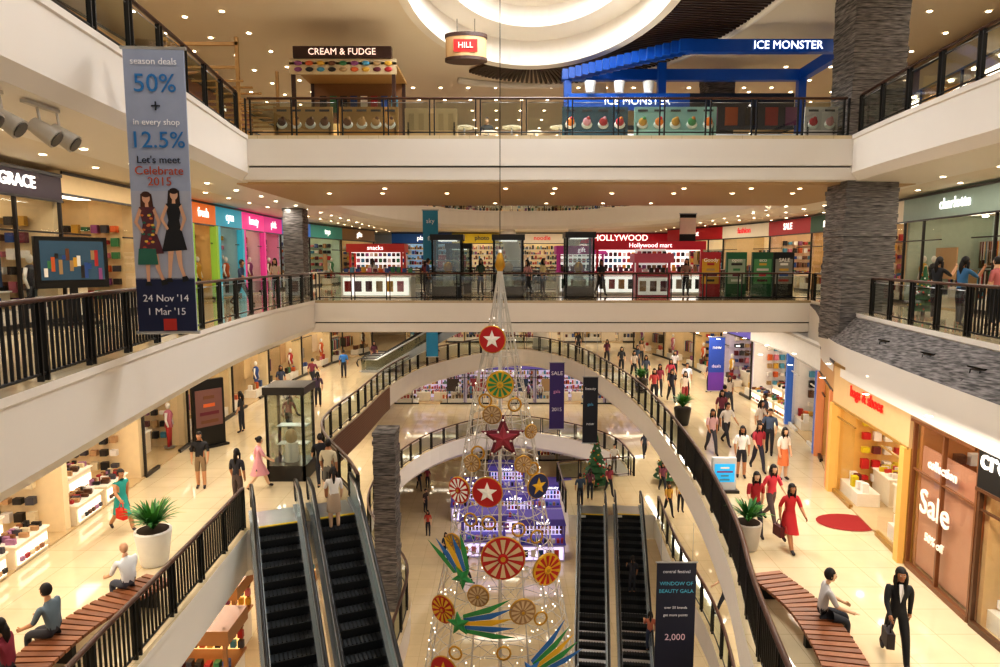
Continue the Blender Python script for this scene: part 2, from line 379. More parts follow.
# ------------------------------------------------------------ shops
PAL=['b03030','2f4f8e','d0a23c','3d7a50','d8d0c8','1e1e22','c8602e','8a4a7c','c87888','4f8fa9','6a4228','f0ece4','601f2b','3c3c44','a98a60','2a2420']
GM=[M(h,.5) for h in PAL]
def shop(name,p0,p1,z,wall='e9d6b5',sign='',sc='f5f0e8',bg='3a2b22',style='shelf',accent=None,h=3.9,glow=.35,pal=None,ts=.5,mann=2,frame='2a2522',door=True,signglow=1.2,hs=3.0,open=False,poster=None,bge=.12,sx=.5):
    p0=Vector(p0);p1=Vector(p1);w=(p1-p0).length;a=math.atan2(p1.y-p0.y,p1.x-p0.x)
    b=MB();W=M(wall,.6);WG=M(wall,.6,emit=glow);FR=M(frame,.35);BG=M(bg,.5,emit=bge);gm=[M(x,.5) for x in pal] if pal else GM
    dp=3.0
    b.box((w/2,dp,h/2),(w,.1,h),WG)  # back wall emits its own glow to imitate shop lighting
    for x in(.06,w-.06): b.box((x,dp/2+.1,h/2),(.12,dp,h),W)
    b.box((w/2,dp/2+.1,hs+.25),(w,dp-.1,.08),CEIL)
    b.box((w/2,1.5,hs+.19),(w*.7,.5,.04),SHOPL)
    b.box((w/2,dp/2,.02),(w,dp,.04),M('c8ae84',.12))
    for i in range(max(1,int(w/1.6))):
        for j in(.7,2.3): b.cyl((.8+i*1.6,j,hs+.2),(.8+i*1.6,j,hs+.14),.1,.1,DL,8)
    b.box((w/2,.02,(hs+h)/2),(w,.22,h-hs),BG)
    b.box((w/2,-.1,hs),(w,.04,.06),FR);b.box((w/2,-.1,h-.05),(w,.05,.08),FR)
    if accent:
        AC=M(accent,.4,emit=.4)
        for x in(.12,w-.12): b.box((x,-.05,hs/2),(.24,.25,hs),AC)
    dw=1.8;d0=w*.5-dw/2
    n=max(2,int(w/1.3))
    if not open:
        for i in range(n+1):
            x=i*w/n
            if door and d0<x<d0+dw: continue
            b.box((x,0,hs/2),(.06,.08,hs),FR)
        for x0,x1 in(((0,d0),(d0+dw,w)) if door else ((0,w),)):
            b.poly([(x0,0,.1),(x1,0,.1),(x1,0,hs),(x0,0,hs)],SGLASS);b.box(((x0+x1)/2,0,.06),(x1-x0,.1,.12),FR);b.box(((x0+x1)/2,0,2.3),(x1-x0,.05,.04),FR)
            if x1-x0>1 and not poster:
                b.box(((x0+x1)/2,.5,.2),((x1-x0)*.85,.6,.4),M('efe6d6',.4))
                for q in range(int((x1-x0)/.28)):
                    b.box((x0+.25+q*.28,.45+U(-.1,.1),.4+.13),(.17,.17,U(.15,.4)),random.choice(gm))
                if R()<.6: b.box(((x0+x1)/2,.85,1.5),((x1-x0)*U(.35,.6),.04,1.1),M(random.choice(['c8a878','a8845c','903038','2a3c54','c8a8a0','c0a888','3a2c28']),.5,emit=.2))
    if style in('shelf','shoes'):
        for r in range(6):
            zz=.35+r*.44;b.box((w/2,dp-.22,zz),(w-.4,.36,.035),LWH if style=='shoes' else M('f0e8da',.4))
            x=.3
            while x<w-.4:
                s=U(.08,.22);hh=U(.12,.36)
                if R()<.94: b.box((x+s/2,dp-.24,zz+hh/2+.02),(s*.88,.22,hh),random.choice(gm))
                x+=s+U(.0,.04)
        for sx_ in(.16,w-.16):
            for r in range(6):
                for q in range(6): b.box((sx_+(.1 if sx_<1 else -.1),.8+q*.3,.5+r*.42),(.16,.2,U(.12,.3)),random.choice(gm))
    if style=='clothes':
        for r,zz in((0,1.15),(1,2.3)):
            b.cyl((.3,dp-.35,zz),(w-.3,dp-.35,zz),.02,.02,STEEL,6);x=.35
            while x<w-.4:
                hh=U(.6,.95);b.box((x,dp-.35,zz-hh/2-.03),(.05,.4,hh),random.choice(gm));x+=U(.05,.1)
        for t in range(int(w/1.8)):
            cx=.6+t*1.8;b.cyl((cx,1.5,1.3),(cx+1.2,1.5,1.3),.02,.02,STEEL,6)
            for q in range(14): b.box((cx+.05+q*.08,1.5,.92),(.04,.4,U(.6,.75)),random.choice(gm))
    rowsT=((.25,.55),(1.25,.8),(2.1,1.1)) if open else ((1.3,.8),)
    if open or style!='clothes':
        for (ty,hh) in rowsT:
            for t in range(max(1,int(w/1.5))):
                cx=.85+t*1.5
                b.box((cx,ty,hh/2),(1.2,.5,hh),M('f0e2c8',.35));b.box((cx,ty,hh+.02),(1.25,.6,.04),M('f6ecd8',.2,emit=.2))
                if open:
                    b.box((cx,ty-.27,hh*.5),(1.1,.02,hh*.6),LW)
                    for q in range(6): b.box((cx-.45+q*.18,ty-.3,hh*.32+.05),(.11,.08,.1),random.choice(gm))
                for q in range(9):
                    b.box((cx-.52+q*.13,ty+U(-.18,.1),hh+.1),(.08,.2,U(.08,.16)),random.choice(gm))
                    b.box((cx-.52+q*.13,ty+.16,hh+.12),(.08,.1,U(.1,.2)),random.choice(gm))
    for i in range(mann):
        x=.5 if i%2==0 else w-.55
        if i>1: x+=.7*(1 if i%2==0 else -1)
        Wm=M('f2eee6',.3)
        b.cyl((x,.5,.1),(x,.5,.14),.2,.2,STEEL,10);g=random.choice(gm)
        for s in(-.08,.08): b.tube([(x+s,.5,.14),(x+s,.49,.5),(x+s*.9,.5,.95)],[.045,.055,.085],g,6)
        b.tube([(x,.5,.85),(x,.5,1.1),(x,.5,1.32),(x,.5,1.45),(x,.5,1.5)],[.15,.12,.17,.12,.05],random.choice(gm),8,sy=.65)
        for s in(-1,1): b.tube([(x+s*.17,.5,1.42),(x+s*.24,.5,1.15),(x+s*.23,.42,.9)],[.05,.04,.03],Wm,6)
        b.sph((x,.5,1.65),(.08,.09,.12),Wm,8,6)
    if poster: b.box((w*.5,.12,1.5),(w*.86,.04,2.7),M(poster[0],.4,emit=.15))
    o=b.obj(name,loc=(p0.x,p0.y,z),rz=a)
    if poster:
        for s_,fx,zz,sz,c in poster[1]: text(s_,(w*fx,-.03,zz),sz,M(c,.5,emit=.25),parent=o,bold=.006)
    if sign: text(sign,(w*sx,-.12,(hs+h)/2),ts,M(sc,.5,emit=signglow),parent=o,bold=.006)
    return o
def along(path,ws):
    P=resample(path,.25);out=[];i=0
    for w in ws:
        j=min(len(P)-1,i+int(round(w/.25)));
        if j<=i: break
        out.append((P[i].copy(),P[j].copy()));i=j
    return out
def run(path,z,defs):
    for (p0,p1),(w,name,kw) in zip(along(path,[d[0] for d in defs]),defs): shop(name,p0,p1,z,**kw)
L2L=spline([(-10.9,6),(-11.2,14),(-11.6,22),(-11.8,30),(-12,38),(-11,46),(-9,53)])
run(L2L,0,[(8,'jewellery_boutique',dict(bg='caa873',wall='e8c98f')),
 (3.4,'jewellery_boutique',dict(sign='GRACE',bg='2a1626',wall='e8d0a4',ts=.4,hs=3.1,signglow=2,door=False,h=3.8)),
 (4.4,'accessory_boutique',dict(wall='e4c898',bg='d4b888',hs=3.3,mann=1)),
 (3.2,'watch_boutique',dict(wall='e0c090',bg='ccac7c',mann=1)),
 (2.6,'juice_shop',dict(sign='fresh',wall='e8c080',bg='d06820',accent='8cb040',ts=.5,bge=.5)),
 (3,'phone_shop',dict(sign='cyan',wall='b0d4dc',bg='2890a8',accent='3aa0b4',bge=.5)),
 (3.2,'cosmetics_shop',dict(sign='beauty',wall='e8ccd4',bg='d02c7c',accent='d04088',sc='ffffff',bge=.7)),
 (3,'candy_shop',dict(sign='pink',wall='e898c0',bg='b81c74',bge=.7)),
 (4.5,'electronics_shop',dict(sign='digital',wall='b8d0e4',bg='2a5ea8',bge=.5)),
 (5,'toy_shop',dict(sign='toys',wall='c0d8c4',bg='3c8c80')),
 (5,'gift_shop',dict(sign='gifts',wall='e0c89c',bg='806038'))])
L2R=spline([(12.5,50),(15.5,42),(16,34),(15.2,26),(14.2,18),(13.2,10),(12.6,4)])
run(L2R,0,[(6,'clothing_store',dict(sign='outlet',bg='b02028',wall='e8d0a4',style='clothes')),
 (5,'clothing_store',dict(sign='fashion',bg='d8cab0',sc='b02028',wall='e8d0a4',style='clothes')),
 (5,'shoe_store',dict(sign='SALE',bg='a01f28',wall='e8c8a0',style='shoes')),
 (4.5,'restaurant_front',dict(sign='green',bg='1f4a33',wall='e0b87c')),
 (5,'boutique',dict(sign='chocolatier',bg='dcd0b8',sc='a03024',wall='e8cc9c')),
 (7,'dress_boutique',dict(sign='charlotte',bg='8a9c90',sc='f8f8f4',wall='b8c4b4',style='clothes',glow=.3,mann=3)),
 (7,'cafe_front',dict(sign='cafe',bg='9caca0',sc='7a2430',wall='b8c0ac',glow=.3)),
 (6,'cafe_front',dict(bg='9caca0',wall='b8c0ac',glow=.3))])
LF=[Vector((-9,56)),Vector((21,56))]
run(LF,0,[(5,'arcade_front',dict(sign='play',bg='1c5090',wall='98bcdc')),(5,'camera_shop',dict(sign='photo',bg='d0b020',sc='202020',wall='e8d0a0')),
 (5,'food_court_stall',dict(sign='noodle',bg='dccfb4',sc='a02020',wall='e8cc98')),(8,'variety_store',dict(sign='HOLLYWOOD',bg='c01830',wall='f0d4d4',accent='d02840',ts=.7,glow=.9)),
 (7,'variety_store',dict(sign='market',bg='b81830',wall='e8c8b4'))])
run(LF,Z3,[(6,'cinema_front',dict(bg='b8a07c',wall='e0c498')),(8,'restaurant_front',dict(sign='kitchen',bg='6a4a34',wall='e0c08c')),(8,'restaurant_front',dict(sign='grill',bg='903020',wall='e0c08c')),(8,'restaurant_front',dict(bg='b8a07c',wall='e0c08c'))])
run(spline([(-12.5,4),(-13,14),(-13,26),(-13,38),(-12,46),(-9,55)]),Z3,[(8,'restaurant_front',dict(sign='bistro',bg='b09468',wall='d0a868',sc='5a3020')),(8,'restaurant_front',dict(sign='sushi',bg='c8ac80',wall='d0a868',sc='a02020')),(8,'restaurant_front',dict(bg='b08c5c',wall='c8a064')),(8,'restaurant_front',dict(sign='bbq',bg='7a4828',wall='c8a064')),(8,'restaurant_front',dict(bg='b89868',wall='d8b478'))])
run(spline([(14,54),(17,42),(17,30),(15.5,18),(15,4)]),Z3,[(9,'restaurant_front',dict(sign='pizza',bg='903020',wall='e0b87c')),(9,'restaurant_front',dict(bg='b49868',wall='d0a868')),(9,'restaurant_front',dict(sign='steak',bg='5a4030',wall='d0a868')),(9,'restaurant_front',dict(bg='b49868',wall='d0a868')),(9,'restaurant_front',dict(bg='b8a480',wall='d0a868'))])
SH=dict(wall='f2dab0',bg='dccab0',style='shoes',glow=.7,mann=0,open=True,frame='cbb894',pal=['2a2420','5a3a28','8a5a3a','a02a30','e8e0d8','b89068','1a1a1e','a87898','d8c8a8','4a4850'])
cl=lambda **k:dict(dict(wall='ecd4a8',bg='d8c8ac',style='clothes'),**k)
run(spline([(-10.2,5),(-10.7,13),(-11.3,20.5),(-11.9,28),(-12,36),(-11,46),(-8,54)]),Z1,[(6,'shoe_store',SH),
 (5.5,'shoe_store',SH),(4.2,'handbag_store',SH),
 (3.8,'perfume_store',dict(wall='e4cca0',bg='d8c8ac',style='shelf')),
 (5,'menswear_store',cl(sign='MODE',sc='4a3020')),(5,'clothing_store',cl()),(5,'clothing_store',cl(sign='style',bg='503020')),(5,'clothing_store',cl()),(6,'clothing_store',cl())])
run(spline([(10.5,52),(12.2,44),(12.4,36),(12.4,30),(11.9,25),(10.1,19.7)]),Z1,[(5,'clothing_store',cl()),(5,'clothing_store',cl()),(5,'watch_store',dict(sign='time',wall='e4c48c',bg='6a5038')),
 (4.5,'cosmetics_store',dict(sign='beauty',wall='d8d0e8',bg='5a50a0',bge=.5)),
 (4.8,'variety_store',dict(wall='f8f4f0',bg='f0ece4',style='shelf',glow=.9,mann=0,frame='d8d4cc',open=True)),
 (4.8,'variety_store',dict(wall='f8f4f0',bg='f0ece4',style='shelf',glow=.9,mann=0,accent='3a62a8',frame='d8d4cc')),
 (4.5,'bag_boutique',dict(wall='e8bc74',bg='bc8c58',accent='c0784c',style='shelf'))])
shop('bag_boutique',(10.05,19.6),(9.27,14.6),Z1,sign='bags & shoes',sc='d81008',wall='e4b460',bg='cca878',accent='d09c50',ts=.42,signglow=2,style='shoes',hs=2.7,pal=['c02020','e8e0d8','d8c020','6a2a2a','f0ece4'],mann=0,frame='a07838')
shop('fashion_boutique',(9.25,14.5),(8.97,12.1),Z1,wall='c88850',bg='a07858',door=False,hs=3.4,mann=0,frame='7a4c2c',poster=('b07c60',[('collection',.5,2.6,.28,'f4e4d4'),('Sale',.42,1.7,.75,'f8ecd8'),('50% off',.45,1.0,.24,'f8ecd8')]))
shop('footwear_store',(8.95,12.0),(8.65,7.0),Z1,sign='crocs',sx=.14,wall='d8b07c',bg='161412',ts=.55,pal=['c02020','208040','3060b0','e0b020','ffffff'],hs=2.7,frame='5a3a24',mann=2)
shop('footwear_store',(8.6,6.9),(8.6,2),Z1,wall='c89850',bg='161412')
run([Vector((-8,56)),Vector((12,56))],Z1,[(5,'clothing_store',cl()),(5,'department_store',cl(sign='STORE',sc='604020')),(5,'department_store',cl(style='shelf')),(5,'department_store',cl(style='shelf'))])
run(spline([(-9.5,4),(-10,14),(-10.5,26),(-10.5,40),(-9,54)]),Z0,[(5,'grocery_store',dict(wall='e8cc98',bg='d8c8ac')) for i in range(9)])
run(spline([(12,52),(13,40),(13,28),(11.5,18),(10,8)]),Z0,[(5,'grocery_store',dict(sign='market' if i%2 else '',wall='e8cc98',bg='7a5434')) for i in range(8)])
run([Vector((-9,56)),Vector((14,56))],Z0,[(6,'cosmetics_store',dict(sign='beauty' if i%2 else '',wall='dcd0f0',bg='5c5098',glow=.6,bge=.4)) for i in range(4)])
run([Vector((-13,57)),Vector((14,57))],ZB,[(6,'supermarket_front',dict(sign='FOOD' if i%2 else '',wall='f2dcb0',bg='a88458',glow=.6)) for i in range(4)])
# ------------------------------------------------------------ christmas tree
b=MB();TX,TY=0,18.6
TP=[(1.6,.02),(1.0,.1),(0,.26),(-1,.5),(-3,.9),(-6,1.4),(-9,2.0),(-12.2,2.5),(-15.9,3.1)]
def tr(z):
    for (a,r),(c,q) in zip(TP,TP[1:]):
        if c<=z<=a: return r+(q-r)*(a-z)/(a-c)
    return .02 if z>1.6 else 3.1
WIRE=M('cfc9be',.35,metal=.3);WL=mat('fairy_light',(1,.93,.78),.5,emit=3,var=0)
zs=[1.6-17.5*i/40 for i in range(41)]
for k in range(16):
    a=2*math.pi*k/16;b.tube([(math.cos(a)*tr(z),math.sin(a)*tr(z),z) for z in zs],.02,WIRE,4)
for i,z in enumerate(zs[1:]):
    r=tr(z);b.tube([(math.cos(2*math.pi*t/28)*r,math.sin(2*math.pi*t/28)*r,z) for t in range(28)],.014,WIRE,4,closed=True)
for s in(1,-1):
    for k in range(9):
        b.tube([(math.cos(2*math.pi*k/9+s*i*.2)*tr(z),math.sin(2*math.pi*k/9+s*i*.2)*tr(z),z) for i,z in enumerate(zs)],.01,WIRE,3)
for i in range(340):
    z=1.4-17*math.sqrt(R());a=R()*6.283;r=tr(z)+.02;b.box((math.cos(a)*r,math.sin(a)*r,z),(.03,.03,.03),WL)
b.cyl((0,0,-15.9),(0,0,-15.5),3.3,3.2,M('c02020',.5),32);b.tube([(0,0,-15.5),(0,0,1.9)],.05,WIRE,6)
b.tube([(0,0,1.6),(0,0,9.7)],.015,BLK,4)
b.tube([(0,0,1.2),(0,0,1.45),(0,0,1.7),(0,0,1.9)],[.02,.16,.1,.01],GOLD,8)
def star(b,M0,r,m,n=5,inner=.42,t=.04,z=0):
    old=b.M;b.M=old@M0;pts=[]
    for i in range(2*n):
        a=math.pi/2+math.pi*i/n;q=r if i%2==0 else r*inner;pts.append((math.cos(a)*q,math.sin(a)*q))
    vs=[(x,y,z) for x,y in pts]+[(x,y,z+t*.4) for x,y in pts]+[(0,0,z+t)]
    N=2*n
    b.add(vs,[tuple(range(N))[::-1]]+[(i,(i+1)%N,N+(i+1)%N,N+i) for i in range(N)]+[(N+i,N+(i+1)%N,2*N) for i in range(N)],m);b.M=old
def disc(b,M0,r,c1,c2,kind,n=12):
    old=b.M;b.M=old@M0
    b.cyl((0,0,-.03),(0,0,.03),r,r,c1,24)
    b.tube([(math.cos(t*.2618)*r,math.sin(t*.2618)*r,0) for t in range(24)],.03,GOLD,5,closed=True)
    if kind=='wheel':
        for i in range(n):
            a=2*math.pi*i/n;w=math.pi/n*.55
            b.add([(0,0,.05),(math.cos(a-w)*r*.92,math.sin(a-w)*r*.92,.05),(math.cos(a+w)*r*.92,math.sin(a+w)*r*.92,.05)],[(0,1,2)],c2)
        b.cyl((0,0,.05),(0,0,.08),r*.25,r*.25,c1,16);b.cyl((0,0,.08),(0,0,.1),r*.12,r*.12,GOLD,12)
    b.M=old
    if kind=='star': star(b,M0@Matrix.Translation((0,0,.04)),r*.72,c2)
def orn(px,z,extra=.1):
    r=tr(z)+extra;x=max(-r*.97,min(r*.97,px));a=math.asin(x/r);y=-r*math.cos(a)
    return Matrix.Translation((x,y,z))@Matrix.Rotation(a*.6,4,'Z')@Matrix.Rotation(math.pi/2,4,'X')
RED=M('b81c1a',.35);WHT=M('f6f2ea',.4);NAVY=M('1e2c5c',.4);YE=M('e0b028',.4);GR=M('2f8c4a',.4);MAR=M('6a1828',.4);BLU=M('2c6cb0',.4);CRM=M('d0b48c',.4);OCH=M('a07c54',.45)
for x,z,r,c1,c2,k in[(-.21,-.55,.36,RED,WHT,'star'),(0,-1.75,.36,YE,GR,'wheel'),(-.34,-4.6,.4,RED,WHT,'star'),(-1.13,-4.75,.36,RED,WHT,'wheel'),
 (1.05,-4.6,.34,NAVY,YE,'star'),(.08,-6.3,.58,RED,CRM,'wheel'),(1.29,-6.85,.44,YE,RED,'wheel'),(-1.57,-8.0,.38,RED,YE,'wheel'),(-1.52,-9.5,.4,RED,YE,'star'),
 (-.21,-2.55,.24,OCH,CRM,'wheel'),(.62,-3.9,.22,OCH,CRM,'wheel'),(-.75,-3.9,.22,OCH,CRM,'wheel'),(.6,-7.7,.34,OCH,CRM,'wheel'),(-.58,-7.3,.28,OCH,CRM,'wheel'),(.85,-3.1,.18,OCH,CRM,'wheel'),(-1.3,-6.2,.26,OCH,YE,'wheel'),(.3,-9.6,.38,RED,WHT,'wheel')]:
    disc(b,orn(x,z),r,c1,c2,k)
star(b,orn(.08,-3.15),.62,MAR,t=.12);star(b,orn(.08,-3.15,.2),.4,M('983040',.4),t=.1)
for i in range(10):
    a=math.pi/2+math.pi*i/5;rr=.5 if i%2==0 else .22;old=b.M;b.M=old@orn(.08,-3.15,.26);b.sph((math.cos(a)*rr,math.sin(a)*rr,-.05),.035,WHT,6,4);b.M=old
def comet(x,z,m1,m2,L,ang):
    old=b.M;b.M=old@orn(x,z,.15)@Matrix.Rotation(ang,4,'Z')
    star(b,Matrix(),.34,m1,t=.12)
    for i,mm in enumerate((m1,m2,YE,m2,m1)):
        o=(i-2)*.1
        b.add([(.15,o-.05,0),(L*.6,o*1.8-.07+.06,.03),(L,o*2.6+.2,0),(L*.6,o*1.8+.09+.06,.03),(.15,o+.05,0)],[(0,1,2,3,4)],mm)
    b.M=old
comet(-1.1,-8.1,GR,BLU,1.6,.15);comet(.8,-9.2,BLU,GR,1.5,.5);comet(-1.0,-6.9,GR,BLU,1.2,1.9)
for px,z in((-.3,-5.4),(.5,-5.6),(-.6,-3.6),(.1,-8.7),(1.1,-8.0),(-1.2,-8.9),(.9,-4.1),(-.2,-10.2),(.7,-10.4),(.4,-2.3),(-.4,-2.2),(-.8,-5.4),(1.0,-5.9)):
    old=b.M;b.M=old@orn(px,z);b.tube([(math.cos(t)*.18,math.sin(t)*.18,0) for t in [x*.5236 for x in range(12)]],.03,GOLD,5,closed=True);b.M=old
b.obj('christmas_tree_frame',loc=(TX,TY,0),recalc=False)
# ------------------------------------------------------------ people
SK=['d9a985','c48f68','e3b996','b57f5a']
def person(x,y,z,rz=0,pose='stand',h=1.65,top='303036',bot='2a2c34',kind='pants',hair='long',hc='1a120e',sleeve=.5,bag=None,name='shopper',skin=None,shoe='2a2020'):
    S=h/1.7;skin=M(skin or random.choice(SK),.55);TM=M(top,.75);BM=M(bot,.75);HM=M(hc,.6);SM=M(shoe,.5)
    P={'stand':(3,4,-2,3,4,14,-3,16,0),'walk':(26,8,-16,26,-20,22,24,30,3),'walk2':(-16,28,26,8,24,26,-20,22,3),'sit':(86,86,82,88,22,42,26,48,8),
       'phone':(4,4,-3,4,8,14,50,100,3),'lean':(5,4,-5,4,55,40,50,45,10),'carry':(10,10,-8,14,5,20,20,80,1),'ride':(4,3,12,22,25,70,8,14,0)}[pose]
    tl,kl,tR,kR,sl,el,sR,eR,ln=[math.radians(a) for a in P]
    def dv(a): return Vector((0,-math.sin(a),-math.cos(a)))
    J={};fem=hair in('long','bun')
    J['pel']=Vector((0,0,0));ls=Vector((0,-math.sin(ln),math.cos(ln)))
    J['spi']=ls*.18;J['che']=ls*.38;J['nec']=ls*.53;J['hd']=ls*.60+Vector((0,-.01,0))
    sw=.165 if fem else .19
    for sd,sx,ts,ks,ss,es in(('L',1,tl,kl,sl,el),('R',-1,tR,kR,sR,eR)):
        J['hip'+sd]=Vector((sx*.085,0,-.04));J['kn'+sd]=J['hip'+sd]+dv(ts)*.42+Vector((sx*.012,0,0))
        J['an'+sd]=J['kn'+sd]+dv(ts-ks)*.40;ft=(ts-ks)*.5 if pose!='sit' else 0
        J['to'+sd]=J['an'+sd]+Vector((sx*.02,-.15*math.cos(ft),-.045+.12*math.sin(ft) if ft<0 else -.045))
        J['sh'+sd]=ls*.47+Vector((sx*sw,0,0));J['el'+sd]=J['sh'+sd]+dv(ss)*.28+Vector((sx*.05,0,0))
        J['wr'+sd]=J['el'+sd]+dv(ss+es)*.25+Vector((-sx*.01,0,0));J['ha'+sd]=J['wr'+sd]+dv(ss+es+.1)*.07
    mn=min(J['anL'].z,J['anR'].z);up=(.08-mn)
    if pose=='sit': up=.57
    for k in J: J[k]=J[k]+Vector((0,0,up))
    names=list(J);idx={k:i for i,k in enumerate(names)}
    E=[('pel','spi'),('spi','che'),('che','nec'),('nec','hd')]
    for s in'LR': E+=[('pel','hip'+s),('hip'+s,'kn'+s),('kn'+s,'an'+s),('an'+s,'to'+s),('che','sh'+s),('sh'+s,'el'+s),('el'+s,'wr'+s),('wr'+s,'ha'+s)]
    me=bpy.data.meshes.new('t');me.from_pydata([J[k] for k in names],[(idx[a],idx[c]) for a,c in E],[])
    ob=bpy.data.objects.new('t',me);col.objects.link(ob)
    md=ob.modifiers.new('s','SKIN');md.branch_smoothing=.6;ss=ob.modifiers.new('u','SUBSURF');ss.levels=1
    RR={'pel':(.165,.125),'spi':(.13 if fem else .15,.105),'che':(.155 if fem else .175,.12),'nec':(.07,.065),'hd':(.055,.055),'hip':(.105,.105),'kn':(.07,.07),'an':(.046,.05),'to':(.045,.035),'sh':(.068,.068),'el':(.047,.047),'wr':(.034,.03),'ha':(.045,.022)}
    for k in names:
        v=me.skin_vertices[0].data[idx[k]];r=RR.get(k) or RR[k[:-1]];v.radius=r;v.use_root=(k=='pel')
    dg=bpy.context.evaluated_depsgraph_get();me2=bpy.data.meshes.new_from_object(ob.evaluated_get(dg))
    bpy.data.objects.remove(ob)
    b=MB()
    def cls(p):
        best=None;bd=9
        for a,c in E:
            A=J[a];D=J[c]-A;t=max(0,min(1,(p-A).dot(D)/D.length_squared));d=(p-A-D*t).length
            if d<bd: bd=d;best=(a,c,t)
        a,c,t=best
        if c=='hd' or (a=='che' and c=='nec' and t>.93): return skin
        if a=='pel' and c=='spi': return BM if (t<.25 and kind!='dress') else TM
        if a in('spi','che') or a=='pel' and c.startswith('hip'):
            return (BM if kind!='dress' else TM) if a=='pel' else TM
        if a[:2]=='sh': return TM if t<sleeve*2 else skin
        if a[:2]=='el': return TM if t<sleeve*2-1 else skin
        if a[:2]=='wr': return skin
        if a[:3]=='hip': return BM if kind=='pants' or (kind=='shorts' and t<.85) or kind in('skirt','dress') and t<.5 else skin
        if a[:2]=='kn': return BM if kind=='pants' and t<.95 else skin
        if a[:2]=='an': return SM
        return skin
    groups={}
    for pl in me2.polygons:
        m=cls(pl.center);groups.setdefault(m.name,(m,[]))[1].append(tuple(pl.vertices))
    b.v=[tuple(v.co) for v in me2.vertices]
    for m,fs in groups.values():
        k=b.mi(m)
        for f in fs: b.f.append(list(f));b.m.append(k);b.sm.append(True)
    bpy.data.meshes.remove(me2)
    hc0=J['hd']+Vector((0,-.02,.085))
    b.sph(hc0,(.073,.088,.112),skin,12,9)
    b.sph(hc0+Vector((0,-.03,-.07)),(.045,.05,.045),skin,8,6)
    b.sph(hc0+Vector((0,-.092,-.015)),(.012,.018,.022),skin,6,4)
    for s in(-1,1):
        b.sph(hc0+Vector((s*.028,-.08,.008)),(.013,.008,.008),M('f0ece4',.3),6,4);b.sph(hc0+Vector((s*.028,-.086,.008)),(.006,.005,.006),BLK,5,4)
        b.box(hc0+Vector((s*.028,-.086,.026)),(.026,.006,.005),HM)
        b.sph(hc0+Vector((s*.073,0,-.005)),(.012,.02,.03),skin,6,4)
    b.sph(hc0+Vector((0,-.086,-.052)),(.022,.008,.007),M('a8443c',.5),6,4)
    if hair!='bald':
        b.sph(hc0+Vector((0,.012,.018)),(.088,.098,.12),HM,14,12,keep=lambda q:(q.z>.03 or q.y>-.03) and q.z>-.08)
    if hair=='long':
        b.tube([hc0+Vector((0,.05,.02)),hc0+Vector((0,.075,-.08)),hc0+Vector((0,.085,-.2)),hc0+Vector((0,.085,-.32))],[.075,.09,.085,.03],HM,8,sy=.5)
        for s in(-1,1): b.tube([hc0+Vector((s*.06,-.03,.06)),hc0+Vector((s*.083,-.01,-.03)),hc0+Vector((s*.085,.0,-.13)),hc0+Vector((s*.08,-.02,-.24))],[.025,.032,.034,.012],HM,6)
    if hair=='bun': b.sph(hc0+Vector((0,.10,.06)),.045,HM,8,6)
    for s,sx in(('L',1),('R',-1)):
        w=J['wr'+s];d=(J['ha'+s]-w).normalized();sd=Vector((0,1,0))-d*d.y
        if sd.length<.3: sd=Vector((sx,0,0))
        sd.normalize();cu=Vector((-sx,0,0))
        for i in range(4):
            bs=J['ha'+s]+sd*(.024-.016*i);L=(.062,.072,.068,.052)[i]
            b.tube([bs-d*.01,bs+d*L*.5+cu*.006,bs+d*L*.85+cu*.025],[.0095,.009,.007],skin,5)
        bs=w+d*.03-sd*.03;b.tube([bs+sd*.01,bs-sd*.018+d*.025+cu*.01,bs-sd*.014+d*.052+cu*.02],[.011,.0105,.008],skin,5)
    if kind in('skirt','dress') and pose!='sit':
        c0=J['pel']+Vector((0,0,.10));hem=(J['knL']+J['knR'])/2+Vector((0,0,.02));sp=abs(J['knL'].y-J['knR'].y)/2
        rows=[(c0,.135,.11),(J['pel']-Vector((0,0,.03)),.17,.135),(hem,.19,.14+sp)]
        n=16;vv=[]
        for c,rx,ry in rows:
            for i in range(n):
                a=2*math.pi*i/n;fl=1+.05*math.cos(a*5)
                vv.append((c.x+math.cos(a)*rx*fl,c.y+math.sin(a)*ry*fl,c.z))
        b.add(vv,[(j*n+i,j*n+(i+1)%n,(j+1)*n+(i+1)%n,(j+1)*n+i) for j in range(2) for i in range(n)],TM if kind=='dress' else BM,True)
    if name=='businesswoman':
        sh=M('ece8e4',.6);b.add([J['nec']+Vector((-.03,-.07,.0)),J['nec']+Vector((.03,-.07,.0)),J['che']+Vector((.035,-.128,.02)),J['spi']+Vector((0,-.118,.03)),J['che']+Vector((-.035,-.128,.02))],[(0,1,2,3,4)],sh)
    if bag:
        BG=M(bag,.5);q=J['haR']+Vector((-.03,0,-.30))
        b.box(q,(.12,.32,.26),BG);b.tube([q+Vector((0,-.1,.13)),q+Vector((.01,-.05,.28)),q+Vector((.01,.05,.28)),q+Vector((0,.1,.13))],.012,BG,5)
    o=b.obj(name,loc=(x,y,z),rz=math.radians(rz),recalc=False);o.scale=(S,S,S)
    return o
